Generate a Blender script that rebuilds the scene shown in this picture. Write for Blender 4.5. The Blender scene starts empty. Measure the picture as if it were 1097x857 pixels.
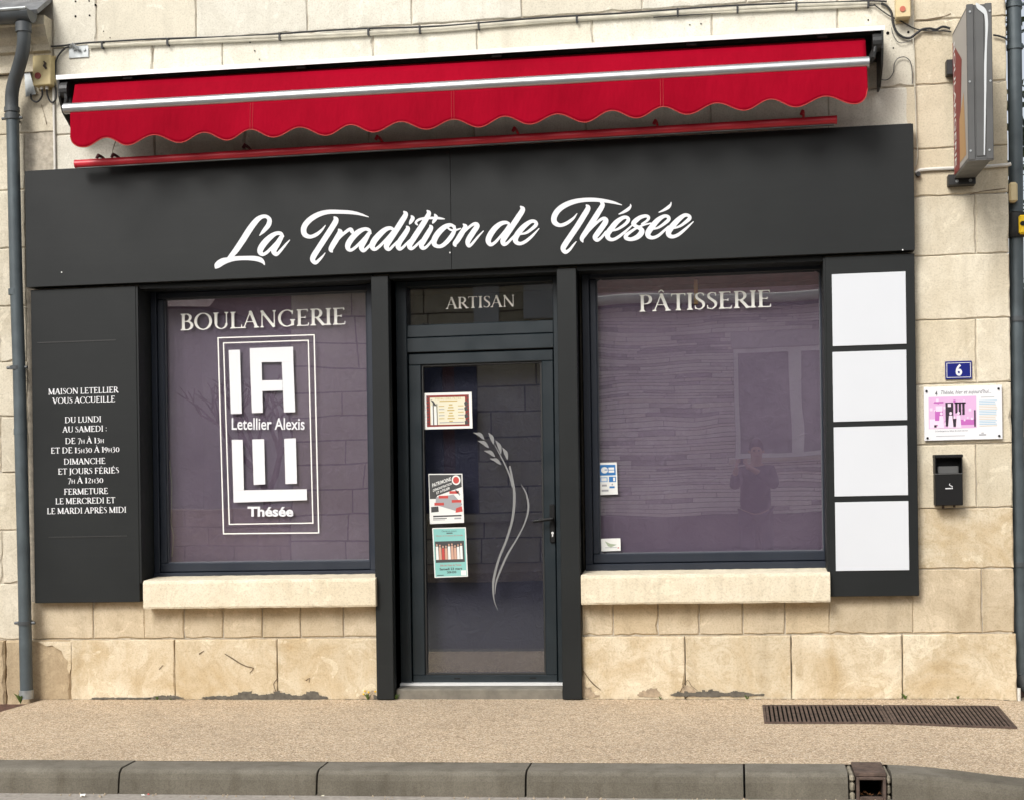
import bpy, bmesh, math, random
import numpy as np
from mathutils import Vector, Matrix
random.seed(7)
R = math.radians
sc = bpy.context.scene
col = sc.collection

# ------------------------------------------------------------------ camera
F, YAW, ROLL, CY, DIST, HGT, K = 1635.4, 0.1445, 0.0142, 493.4, 9.506, 1.483, 0.0093
W0, H0 = 1097, 857
# K: the street climbs 0.9 % to the right and the house courses follow it

def ray(px, py):
    x = (px - W0/2)/F; z = -(py - CY)/F
    c, s = math.cos(ROLL), math.sin(ROLL)
    x, z = c*x + s*z, -s*x + c*z
    return x*math.cos(YAW) - math.sin(YAW), math.cos(YAW) + x*math.sin(YAW), z

def at(px, py, Y=0.0):
    X, Yd, z = ray(px, py)
    t = (DIST + Y)/Yd
    u = X*t
    return u, HGT + z*t - K*u

def ground(px, py, v=0.0):
    X, Yd, z = ray(px, py)
    # HGT + z t - K X t = v
    t = (v - HGT)/(z - K*X)
    return X*t, Yd*t - DIST

GY = 0.20                      # plane of the shop glass
def mirrored(px, py, Yo):      # where a thing on the far side of the street stands
    return at(px, py, 2*GY - Yo)

cam = bpy.data.cameras.new('camera'); co = bpy.data.objects.new('camera', cam); col.objects.link(co)
fw = Vector((-math.sin(YAW), math.cos(YAW), 0)); hr = Vector((math.cos(YAW), math.sin(YAW), 0)); up = Vector((0, 0, 1))
c_, s_ = math.cos(ROLL), math.sin(ROLL)
rt = c_*hr - s_*up; cu = s_*hr + c_*up
M = Matrix((rt, cu, -fw)).transposed().to_4x4(); M.translation = (0, -DIST, HGT)
co.matrix_world = M
cam.sensor_width = 36; cam.lens = F/W0*36
cam.shift_y = (CY - H0/2)/W0
cam.clip_end = 1000; cam.clip_start = 0.05
sc.camera = co

# ------------------------------------------------------------------ materials
def newmat(name):
    m = bpy.data.materials.new(name); m.use_nodes = True
    nt = m.node_tree; b = nt.nodes['Principled BSDF']
    return m, nt, b

def ramp(nt, fac, stops):
    n = nt.nodes.new('ShaderNodeValToRGB')
    while len(n.color_ramp.elements) < len(stops): n.color_ramp.elements.new(0.5)
    for e, (p, c) in zip(n.color_ramp.elements, stops):
        e.position = p; e.color = (c[0], c[1], c[2], 1)
    nt.links.new(fac, n.inputs[0]); return n.outputs[0]

def noise(nt, scale, detail=4, rough=.55, vec=None, dist=0):
    n = nt.nodes.new('ShaderNodeTexNoise'); n.inputs['Scale'].default_value = scale
    n.inputs['Detail'].default_value = detail; n.inputs['Roughness'].default_value = rough
    n.inputs['Distortion'].default_value = dist
    if vec is None:
        tc = nt.nodes.new('ShaderNodeNewGeometry'); vec = tc.outputs['Position']
    nt.links.new(vec, n.inputs['Vector']); return n.outputs['Fac']

def stretch(nt, sx, sy, sz):
    tc = nt.nodes.new('ShaderNodeNewGeometry'); mp = nt.nodes.new('ShaderNodeMapping')
    mp.inputs['Scale'].default_value = (sx, sy, sz)
    nt.links.new(tc.outputs['Position'], mp.inputs['Vector']); return mp.outputs[0]

def mix(nt, a, b, fac, mode='MIX'):
    n = nt.nodes.new('ShaderNodeMix'); n.data_type = 'RGBA'; n.blend_type = mode
    for i, v in ((0, fac), (6, a), (7, b)):
        if hasattr(v, 'is_linked') or hasattr(v, 'links'): nt.links.new(v, n.inputs[i])
        elif i == 0: n.inputs[0].default_value = v
        else: n.inputs[i].default_value = (v[0], v[1], v[2], 1)
    return n.outputs[2]

def bump(nt, b, h, strength=.3, dist=.01, prev=None):
    n = nt.nodes.new('ShaderNodeBump'); n.inputs['Strength'].default_value = strength
    n.inputs['Distance'].default_value = dist; nt.links.new(h, n.inputs['Height'])
    if prev is not None: nt.links.new(prev, n.inputs['Normal'])
    nt.links.new(n.outputs[0], b.inputs['Normal']); return n.outputs[0]

def plain(name, c, rough=.6, metal=0, var=.0, vs=6, bmp=0, bs=60, spec=None, coat=0):
    m, nt, b = newmat(name)
    b.inputs['Roughness'].default_value = rough; b.inputs['Metallic'].default_value = metal
    if spec is not None: b.inputs['Specular IOR Level'].default_value = spec
    if coat: b.inputs['Coat Weight'].default_value = coat
    if var:
        n = noise(nt, vs, 5)
        lo = [x*(1 - var) for x in c]; hi = [min(1, x*(1 + var)) for x in c]
        cc = ramp(nt, n, [(.3, lo), (.7, hi)])
        nt.links.new(cc, b.inputs['Base Color'])
        rr = ramp(nt, noise(nt, vs*2.3, 4), [(.3, [rough*.85]*3), (.7, [min(1, rough*1.2)]*3)])
        nt.links.new(rr, b.inputs['Roughness'])
    else: b.inputs['Base Color'].default_value = (*c, 1)
    if bmp: bump(nt, b, noise(nt, bs, 4), bmp, .004)
    return m

def stone_mat(name, base, dark, stain, lowstain=.0, seed=0, wear=.5):
    m, nt, b = newmat(name)
    geo = nt.nodes.new('ShaderNodeNewGeometry')
    isl = ramp(nt, geo.outputs['Random Per Island'], [(0, dark), (.35, base), (.75, [x*1.07 for x in base]), (1, [base[0]*.97, base[1]*.93, base[2]*.86])])
    n1 = noise(nt, 2.1 + seed, 7, .65, dist=.8)
    n1r = ramp(nt, n1, [(.38, (0, 0, 0)), (.52, (.4, .4, .4)), (.60, (.65, .65, .65)), (.74, (1, 1, 1))])
    mu = nt.nodes.new('ShaderNodeMath'); mu.operation = 'MULTIPLY'; mu.inputs[1].default_value = wear
    nt.links.new(n1r, mu.inputs[0])
    c1 = mix(nt, isl, stain, mu.outputs[0])
    # pale lime patches with a crisp rim
    n2 = ramp(nt, noise(nt, 3.7 + seed, 6, .6, dist=1.5), [(.60, (0, 0, 0)), (.625, (.45, .45, .45)), (.72, (.2, .2, .2))])
    c2 = mix(nt, c1, [min(.8, x*1.22) for x in base], n2)
    n5 = ramp(nt, noise(nt, 5.5 + seed, 8, .7, dist=2.2), [(.50, (0, 0, 0)), (.57, (.38, .38, .38)), (.63, (.12, .12, .12)), (.78, (.5, .5, .5))])
    mu5 = nt.nodes.new('ShaderNodeMath'); mu5.operation = 'MULTIPLY'; mu5.inputs[1].default_value = wear
    nt.links.new(n5, mu5.inputs[0]); c2 = mix(nt, c2, [x*.84 for x in stain], mu5.outputs[0])
    # vertical weathering streaks
    n3 = ramp(nt, noise(nt, 1, 6, .6, vec=stretch(nt, 9, 9, .9)), [(.52, (0, 0, 0)), (.8, (.42, .42, .42))])
    c3 = mix(nt, c2, [x*.62 for x in stain], n3)
    # fine grain and pits
    n4 = ramp(nt, noise(nt, 95, 4, .7), [(.25, (.72, .7, .66)), (.5, (1, 1, 1)), (.8, (1.06, 1.06, 1.05))])
    c4 = mix(nt, c3, n4, 1.0, 'MULTIPLY')
    vo = nt.nodes.new('ShaderNodeTexVoronoi'); vo.inputs['Scale'].default_value = 26
    nt.links.new(geo.outputs['Position'], vo.inputs['Vector'])
    pit = ramp(nt, vo.outputs['Distance'], [(.0, (.55, .5, .42)), (.055, (.55, .5, .42)), (.085, (1, 1, 1))])
    gate = ramp(nt, noise(nt, 4.5, 3), [(.55, (0, 0, 0)), (.66, (1, 1, 1))])
    c5 = mix(nt, c4, mix(nt, c4, pit, 1.0, 'MULTIPLY'), gate)
    nt.links.new(c5, b.inputs['Base Color'])
    b.inputs['Roughness'].default_value = .88; b.inputs['Specular IOR Level'].default_value = .25
    p = bump(nt, b, noise(nt, 9, 6, .6), .35, .012)
    bump(nt, b, noise(nt, 140, 4, .6), .35, .0025, p)
    return m

MS = stone_mat('limestone', (.66, .635, .55), (.62, .59, .50), (.52, .48, .385), wear=.5)
MS2 = stone_mat('limestone_warm', (.67, .59, .445), (.60, .52, .38), (.47, .35, .195), seed=.6, wear=1.0)
MSN = stone_mat('limestone_neighbour', (.62, .57, .46), (.57, .52, .41), (.47, .41, .30), seed=.3, wear=.7)
MSN2 = stone_mat('limestone_damp', (.47, .37, .24), (.42, .33, .21), (.30, .22, .13), seed=.9, wear=.8)
MSA = stone_mat('limestone_apron', (.58, .49, .355), (.51, .425, .30), (.40, .31, .19), seed=.4, wear=.8)
MSP = stone_mat('limestone_pier', (.66, .60, .475), (.60, .54, .415), (.53, .45, .315), seed=.15, wear=.65)
MORT = plain('mortar', (.44, .39, .31), .95, var=.25, vs=30, bmp=.5, bs=120)
MORTD = plain('old_cement', (.11, .098, .078), .95, var=.35, vs=25, bmp=.8, bs=70)
HOLE = plain('dark_hole', (.012, .011, .01), 1, spec=0)

def clad_mat():
    m, nt, b = newmat('dark_cladding')
    n = noise(nt, 1.3, 5, .6); c = ramp(nt, n, [(.3, (.0080, .0094, .0095)), (.7, (.0115, .0132, .0130))])
    s = ramp(nt, noise(nt, 1, 5, .6, vec=stretch(nt, 2.2, 2, 38)), [(.55, (1, 1, 1)), (.75, (1.18, 1.18, 1.16))])
    c = mix(nt, c, s, 1.0, 'MULTIPLY'); nt.links.new(c, b.inputs['Base Color'])
    d = ramp(nt, noise(nt, 260, 2), [(.76, (0, 0, 0)), (.80, (.3, .3, .3))])
    c = mix(nt, c, (.22, .2, .17), d); nt.links.new(c, b.inputs['Base Color'])
    b.inputs['Specular IOR Level'].default_value = .30
    r = ramp(nt, noise(nt, 3, 5), [(.3, (.46,)*3), (.7, (.6,)*3)]); nt.links.new(r, b.inputs['Roughness'])
    bump(nt, b, noise(nt, 1.7, 3), .12, .02)
    return m
CLAD = clad_mat()
CLADG = plain('door_frame_green', (.006, .0125, .0165), .42, var=.12, vs=3)
NAVY = plain('window_frame_navy', (.012, .017, .028), .45, var=.12, vs=3)
GASK = plain('rubber_gasket', (.10, .105, .12), .5)
VINYL = plain('white_vinyl', (.72, .72, .73), .45)
CREAM = plain('cream_vinyl', (.90, .89, .82), .5)
GLETT = plain('pale_grey_vinyl', (.20, .20, .195), .6)
WHITEB = plain('white_board', (.62, .64, .665), .4, var=.015, vs=2)
RED = None
def fabric():
    m, nt, b = newmat('red_awning_cloth')
    n = noise(nt, 2.4, 5); c = ramp(nt, n, [(.3, (.24, .0003, .010)), (.7, (.31, .0005, .014))])
    nt.links.new(c, b.inputs['Base Color']); b.inputs['Roughness'].default_value = .8
    b.inputs['Specular IOR Level'].default_value = .06
    p = bump(nt, b, noise(nt, 1, 4, .6, vec=stretch(nt, 3, 3, 1.1)), .9, .035)
    bump(nt, b, noise(nt, 420, 2), .15, .001, p); return m
RED = fabric()
REDHEM = plain('pale_red_hem', (.42, .05, .04), .8)
REDP = plain('red_paint', (.52, .02, .035), .38, var=.12, vs=5)
ALU = plain('satin_aluminium', (.50, .51, .51), .33, metal=.75, var=.08, vs=4)
ALUW = plain('pale_coated_metal', (.72, .72, .70), .4, metal=.2, var=.08, vs=5)
BLKM = plain('black_metal', (.018, .018, .017), .5, var=.25, vs=14)
BLK = plain('black_paint', (.007, .007, .007), .55, spec=.25)
GREYM = plain('grey_sign_metal', (.095, .095, .092), .45, metal=.2, var=.12, vs=4)
ZINC = plain('painted_zinc_pipe', (.075, .094, .102), .5, metal=.15, var=.22, vs=7, bmp=.15, bs=12)
ZINCD = plain('dark_grey_pvc', (.062, .07, .074), .45, var=.2, vs=8)
STEEL = plain('galvanised_steel', (.36, .38, .38), .45, metal=.6, var=.2, vs=20)
BEIGE = plain('beige_box_plastic', (.52, .42, .21), .5, var=.15, vs=12)
CREAMB = plain('cream_box_plastic', (.62, .50, .28), .5, var=.1, vs=10)
REDDOT = plain('dark_red_plastic', (.20, .02, .015), .5)
REDDOT2 = plain('faded_red_plastic', (.48, .12, .07), .5)
CABLE = plain('black_cable', (.02, .02, .02), .6)
CABLEW = plain('pale_cable_sheath', (.50, .47, .38), .7, var=.2, vs=9)
WHPVC = plain('white_pvc', (.66, .64, .58), .5, var=.08, vs=9)
YEL = plain('yellow_plastic', (.85, .55, .01), .45)
BLUE = plain('blue_enamel', (.012, .018, .17), .2, coat=.5)
WOOD = plain('pale_wood', (.45, .24, .06), .6)
RUST = plain('rusty_iron', (.10, .068, .052), .8, metal=.15, var=.45, vs=22, bmp=.5, bs=90)
RUSTD = plain('dark_iron', (.05, .036, .028), .8, var=.4, vs=20)
SOIL = plain('reddish_soil', (.10, .048, .032), .95, var=.5, vs=30, bmp=1, bs=60)
CONCS = plain('concrete_step', (.17, .155, .125), .9, var=.2, vs=14, bmp=.4, bs=90)
LEAF = plain('weed_leaf', (.08, .13, .025), .6, var=.3, vs=30)
PAPW = plain('white_paper', (.75, .75, .71), .6)
def simple(n, c, r=.6): return plain(n, c, r)
P_ = {}
def ink_mat(name, c):
    if name not in P_: P_[name] = simple('print_' + name, c)
    return P_[name]

def pavement_mat():
    m, nt, b = newmat('exposed_aggregate')
    geo = nt.nodes.new('ShaderNodeNewGeometry')
    vo = nt.nodes.new('ShaderNodeTexVoronoi'); vo.inputs['Scale'].default_value = 135; nt.links.new(geo.outputs['Position'], vo.inputs['Vector'])
    sep = nt.nodes.new('ShaderNodeSeparateColor'); nt.links.new(vo.outputs['Color'], sep.inputs[0])
    c = ramp(nt, sep.outputs[0], [(0, (.29, .22, .15)), (.2, (.50, .40, .275)), (.55, (.68, .555, .40)), (.85, (.79, .67, .51)), (1, (.82, .76, .63))])
    g = ramp(nt, vo.outputs['Distance'], [(.3, (1, 1, 1)), (.75, (.62, .56, .50))]); c = mix(nt, c, g, 1, 'MULTIPLY')
    big = ramp(nt, noise(nt, .9, 6, .6), [(.3, (.88, .86, .84)), (.7, (1.05, 1.04, 1.02))]); c = mix(nt, c, big, 1, 'MULTIPLY')
    med = ramp(nt, noise(nt, 14, 4, .6), [(.3, (.88, .87, .86)), (.7, (1.07, 1.06, 1.05))]); c = mix(nt, c, med, 1, 'MULTIPLY')
    d = ramp(nt, noise(nt, 1, 5, .7, vec=stretch(nt, 1.5, 5, 1)), [(.60, (1, 1, 1)), (.74, (.80, .79, .78))]); c = mix(nt, c, d, 1, 'MULTIPLY')
    v2 = nt.nodes.new('ShaderNodeTexVoronoi'); v2.inputs['Scale'].default_value = 3.4; nt.links.new(geo.outputs['Position'], v2.inputs['Vector'])
    gum = ramp(nt, v2.outputs['Distance'], [(0, (.62, .60, .58)), (.03, (.66, .64, .62)), (.045, (1, 1, 1))]); c = mix(nt, c, gum, 1, 'MULTIPLY')
    nt.links.new(c, b.inputs['Base Color']); b.inputs['Roughness'].default_value = .85
    bump(nt, b, vo.outputs['Distance'], .5, .004); return m
PAVE = pavement_mat()
def kerb_mat():
    m, nt, b = newmat('kerb_concrete')
    n = noise(nt, 5, 6, .65); c = ramp(nt, n, [(.3, (.135, .121, .093)), (.7, (.215, .195, .155))])
    g = ramp(nt, noise(nt, 150, 3), [(.3, (.75,)*3), (.6, (1.05,)*3)]); c = mix(nt, c, g, 1, 'MULTIPLY')
    s = ramp(nt, noise(nt, 1, 5, .6, vec=stretch(nt, 12, 12, 1.5)), [(.5, (1, 1, 1)), (.75, (.72, .70, .66))]); c = mix(nt, c, s, 1, 'MULTIPLY')
    # face colour darker from just below the top, ragged along its upper edge
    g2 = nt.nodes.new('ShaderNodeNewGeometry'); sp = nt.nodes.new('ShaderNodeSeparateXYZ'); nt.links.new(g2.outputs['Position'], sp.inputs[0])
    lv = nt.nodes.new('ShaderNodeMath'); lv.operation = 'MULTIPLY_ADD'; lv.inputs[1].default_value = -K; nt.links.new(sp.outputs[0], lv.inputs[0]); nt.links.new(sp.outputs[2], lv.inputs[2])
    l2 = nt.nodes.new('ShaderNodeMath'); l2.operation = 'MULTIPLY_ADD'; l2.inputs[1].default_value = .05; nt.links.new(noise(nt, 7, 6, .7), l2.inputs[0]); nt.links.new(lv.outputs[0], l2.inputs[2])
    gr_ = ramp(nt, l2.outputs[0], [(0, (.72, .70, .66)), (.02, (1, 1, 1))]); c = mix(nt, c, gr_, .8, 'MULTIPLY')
    nt.links.new(c, b.inputs['Base Color']); b.inputs['Roughness'].default_value = .9
    bump(nt, b, noise(nt, 110, 4), .5, .004); return m
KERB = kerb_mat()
ASPH = plain('asphalt', (.075, .072, .068), .9, var=.3, vs=80, bmp=.5, bs=160)
GUTC = plain('pale_channel_concrete', (.33, .30, .26), .9, var=.25, vs=40, bmp=.4, bs=120)

def film_mat(name, c1, c2, sc_=1.3, b1=.8):
    m, nt, b = newmat(name)
    n = noise(nt, sc_, 4); c = ramp(nt, n, [(.3, c1), (.7, c2)]); nt.links.new(c, b.inputs['Base Color'])
    b.inputs['Roughness'].default_value = .55; b.inputs['Specular IOR Level'].default_value = .25
    bump(nt, b, noise(nt, 14, 5, .6, dist=1.2), b1, .012); return m
FILM = film_mat('purple_film', (.25, .175, .265), (.37, .275, .385))
FILMD = film_mat('dark_purple_drape', (.022, .020, .042), (.032, .028, .058))
ROOM = plain('dark_room', (.05, .045, .05), .9)

def glass_mat(name, ior=.06, wav=.12):
    m = bpy.data.materials.new(name); m.use_nodes = True; nt = m.node_tree; nt.nodes.clear()
    o = nt.nodes.new('ShaderNodeOutputMaterial'); t = nt.nodes.new('ShaderNodeBsdfTransparent'); g = nt.nodes.new('ShaderNodeBsdfGlossy')
    g.inputs['Roughness'].default_value = .0; t.inputs['Color'].default_value = (.93, .95, .94, 1)
    lw = nt.nodes.new('ShaderNodeLayerWeight'); lw.inputs['Blend'].default_value = .5
    pw = nt.nodes.new('ShaderNodeMath'); pw.operation = 'POWER'; pw.inputs[1].default_value = 5; nt.links.new(lw.outputs['Facing'], pw.inputs[0])
    fr = nt.nodes.new('ShaderNodeMath'); fr.operation = 'MULTIPLY_ADD'; fr.inputs[1].default_value = 1-ior; fr.inputs[2].default_value = ior; nt.links.new(pw.outputs[0], fr.inputs[0])
    mx = nt.nodes.new('ShaderNodeMixShader')
    bp = nt.nodes.new('ShaderNodeBump'); bp.inputs['Strength'].default_value = wav; bp.inputs['Distance'].default_value = .012
    nt.links.new(noise(nt, 1.6, 1, .4), bp.inputs['Height']); nt.links.new(bp.outputs[0], g.inputs['Normal'])
    nt.links.new(fr.outputs[0], mx.inputs[0]); nt.links.new(t.outputs[0], mx.inputs[1]); nt.links.new(g.outputs[0], mx.inputs[2])
    nt.links.new(mx.outputs[0], o.inputs[0]); return m
GLASS = glass_mat('window_glass', .235, .12)
GLASSD = glass_mat('door_glass', .14, .05)

# ------------------------------------------------------------------ mesh builder (u, y, v) -> world (u, y, v + K u)
class MB:
    def __init__(s): s.v = []; s.f = []; s.m = []
    def add(s, verts, faces, mi=0):
        o = len(s.v); s.v += [tuple(p) for p in verts]
        for f in faces: s.f.append(tuple(i + o for i in f)); s.m.append(mi)
        return s
    def box(s, u0, u1, y0, y1, v0, v1, mi=0, bev=0):
        if u0 > u1: u0, u1 = u1, u0
        if y0 > y1: y0, y1 = y1, y0
        if v0 > v1: v0, v1 = v1, v0
        bev = min(bev, (u1-u0)*.45, (y1-y0)*.45, (v1-v0)*.45)
        if bev <= 0:
            vs = [(a, b, c) for a in (u0, u1) for b in (y0, y1) for c in (v0, v1)]
            s.add(vs, [(0, 1, 3, 2), (4, 6, 7, 5), (0, 4, 5, 1), (2, 3, 7, 6), (0, 2, 6, 4), (1, 5, 7, 3)], mi)
        else:
            # chamfered box: 24 verts
            vs = []; idx = {}
            for i, a in enumerate((u0, u1)):
                for j, b in enumerate((y0, y1)):
                    for k, c in enumerate((v0, v1)):
                        sa, sb, sc2 = (1, -1)[i]*bev, (1, -1)[j]*bev, (1, -1)[k]*bev
                        idx[i, j, k, 0] = len(vs); vs.append((a, b + sb, c + sc2))
                        idx[i, j, k, 1] = len(vs); vs.append((a + sa, b, c + sc2))
                        idx[i, j, k, 2] = len(vs); vs.append((a + sa, b + sb, c))
            fs = []
            for q in (0, 1):
                fs.append([idx[q, j, k, 0] for j, k in ((0, 0), (1, 0), (1, 1), (0, 1))])
                fs.append([idx[i, q, k, 1] for i, k in ((0, 0), (1, 0), (1, 1), (0, 1))])
                fs.append([idx[i, j, q, 2] for i, j in ((0, 0), (1, 0), (1, 1), (0, 1))])
            for j in (0, 1):
                for k in (0, 1):
                    fs.append([idx[0, j, k, 1], idx[1, j, k, 1], idx[1, j, k, 2], idx[0, j, k, 2]])
            for i in (0, 1):
                for k in (0, 1):
                    fs.append([idx[i, 0, k, 0], idx[i, 1, k, 0], idx[i, 1, k, 2], idx[i, 0, k, 2]])
                for j in (0, 1):
                    fs.append([idx[i, j, 0, 0], idx[i, j, 1, 0], idx[i, j, 1, 1], idx[i, j, 0, 1]])
            for i in (0, 1):
                for j in (0, 1):
                    for k in (0, 1): fs.append([idx[i, j, k, 0], idx[i, j, k, 1], idx[i, j, k, 2]])
            s.add(vs, fs, mi)
        return s
    def block(s, u0, u1, v0, v1, y, d=.03, bev=.0055, jit=.0020, mi=0):   # a dressed stone: chamfered face, rough edge, open back
        j = lambda: random.uniform(-jit, jit)
        n = max(1, int((u1-u0)/.045)); mrow = max(1, int((v1-v0)/.045))
        per = [(u0+(u1-u0)*i/n, v0) for i in range(n)] + [(u1, v0+(v1-v0)*i/mrow) for i in range(mrow)] + \
              [(u1-(u1-u0)*i/n, v1) for i in range(n)] + [(u0, v1-(v1-v0)*i/mrow) for i in range(mrow)]
        cu_, cv_ = (u0+u1)/2, (v0+v1)/2
        out, inn, back = [], [], []
        for (a, b) in per:
            a2, b2 = a + j(), b + j(); bb = bev*random.uniform(.5, 1.6)*(2.2 if random.random() < .06 else 1)
            out.append((a2, y+bb, b2)); back.append((a2, y+d, b2))
            du = bb*(1 if a < cu_ else -1) if (abs(a-u0) < 1e-6 or abs(a-u1) < 1e-6) else 0
            dv = bb*(1 if b < cv_ else -1) if (abs(b-v0) < 1e-6 or abs(b-v1) < 1e-6) else 0
            inn.append((a2+du, y, b2+dv))
        N = len(per); vs = inn + out + back
        fs = [tuple(range(N))]
        for i in range(N):
            k = (i+1) % N
            fs.append((i, N+i, N+k, k)); fs.append((N+i, 2*N+i, 2*N+k, N+k))
        s.add(vs, fs, mi); return s
    def tube(s, pts, r, n=10, mi=0, cap=True):
        pts = [Vector(p) for p in pts]; rs = r if isinstance(r, (list, tuple)) else [r]*len(pts)
        o = len(s.v); prev = None
        for i, p in enumerate(pts):
            t = (pts[min(i+1, len(pts)-1)] - pts[max(i-1, 0)]).normalized()
            if prev is None:
                a = Vector((0, 0, 1)) if abs(t.z) < .9 else Vector((1, 0, 0))
                x = t.cross(a).normalized()
            else: x = (prev - t*prev.dot(t)).normalized()
            prev = x; y = t.cross(x)
            for k in range(n):
                a = 2*math.pi*k/n; s.v.append(tuple(p + rs[i]*(math.cos(a)*x + math.sin(a)*y)))
        for i in range(len(pts)-1):
            for k in range(n):
                s.f.append((o+i*n+k, o+i*n+(k+1) % n, o+(i+1)*n+(k+1) % n, o+(i+1)*n+k)); s.m.append(mi)
        if cap:
            s.f.append(tuple(o+k for k in range(n))[::-1]); s.m.append(mi)
            s.f.append(tuple(o+(len(pts)-1)*n+k for k in range(n))); s.m.append(mi)
        return s
    def disc(s, c, r, ax='y', h=.01, n=16, mi=0):
        c = Vector(c); d = {'y': Vector((0, 1, 0)), 'x': Vector((1, 0, 0)), 'z': Vector((0, 0, 1))}[ax]
        return s.tube([c - d*h/2, c + d*h/2], r, n, mi)
    def quad(s, pts, mi=0): return s.add(pts, [tuple(range(len(pts)))], mi)
    def prism(s, poly, y0, y1, mi=0):      # polygon in (u, v) pushed from y0 to y1
        n = len(poly); vs = [(a, y0, b) for a, b in poly] + [(a, y1, b) for a, b in poly]
        fs = [tuple(range(n)), tuple(range(2*n-1, n-1, -1))] + [(i, i+n, (i+1) % n+n, (i+1) % n) for i in range(n)]
        return s.add(vs, fs, mi)
    def extr_u(s, prof, u0, u1, mi=0):     # polygon in (y, v) pushed along u
        n = len(prof); vs = [(u0, a, b) for a, b in prof] + [(u1, a, b) for a, b in prof]
        fs = [tuple(range(n))[::-1], tuple(range(n, 2*n))] + [(i, (i+1) % n, (i+1) % n+n, i+n) for i in range(n)]
        return s.add(vs, fs, mi)
    def build_each(s, name, mats, parent=None, smooth=False):   # every separate piece its own object
        p = list(range(len(s.v)))
        def find(a):
            while p[a] != a: p[a] = p[p[a]]; a = p[a]
            return a
        for f in s.f:
            r0 = find(f[0])
            for i in f[1:]: p[find(i)] = r0
        groups = {}
        for f, mi in zip(s.f, s.m): groups.setdefault(find(f[0]), []).append((f, mi))
        out = []
        for fs in groups.values():
            ids = sorted({i for f, _ in fs for i in f}); ix = {a: k for k, a in enumerate(ids)}; q = MB()
            q.v = [s.v[i] for i in ids]; q.f = [tuple(ix[i] for i in f) for f, _ in fs]; q.m = [mi for _, mi in fs]
            out.append(q.build(name, mats, parent, smooth))
        return out
    def build(s, name, mats, parent=None, smooth=False, loc=None, recalc=True):
        if not isinstance(mats, (list, tuple)): mats = [mats]
        off = Vector(parent['_w']) if parent is not None and '_w' in parent else Vector((0, 0, 0))
        own = Vector((0, 0, 0))
        W = [Vector((p[0], p[1], p[2] + K*p[0])) for p in s.v]
        if parent is None:
            if loc is None:
                xs = [w.x for w in W]; ys = [w.y for w in W]; zs = [w.z for w in W]
                loc = ((min(xs)+max(xs))/2, (min(ys)+max(ys))/2, min(zs))
            own = Vector(loc); off = own
        me = bpy.data.meshes.new(name); me.from_pydata([w - off for w in W], [], s.f)
        for m in mats: me.materials.append(m)
        me.polygons.foreach_set('material_index', s.m)
        if recalc:
            bm = bmesh.new(); bm.from_mesh(me); bmesh.ops.recalc_face_normals(bm, faces=bm.faces); bm.to_mesh(me); bm.free()
        if smooth:
            me.polygons.foreach_set('use_smooth', [True]*len(me.polygons))
            try: me.set_sharp_from_angle(angle=R(40))
            except Exception: pass
        o = bpy.data.objects.new(name, me); col.objects.link(o)
        o['_w'] = tuple(off)
        if parent is not None: o.parent = parent
        else: o.location = own
        return o

def root(name, label, cat, loc, group=None):
    o = bpy.data.objects.new(name, None); col.objects.link(o); o.empty_display_size = .2
    w = Vector((loc[0], loc[1], loc[2] + K*loc[0])); o.location = w; o['_w'] = tuple(w)
    o['label'] = label; o['category'] = cat
    if group: o['group'] = group
    return o
def tag(o, label, cat=None, group=None, kind=None):
    if label: o['label'] = label
    if cat: o['category'] = cat
    if group: o['group'] = group
    if kind: o['kind'] = kind
    return o
def struct(o): o['kind'] = 'structure'; return o

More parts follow.
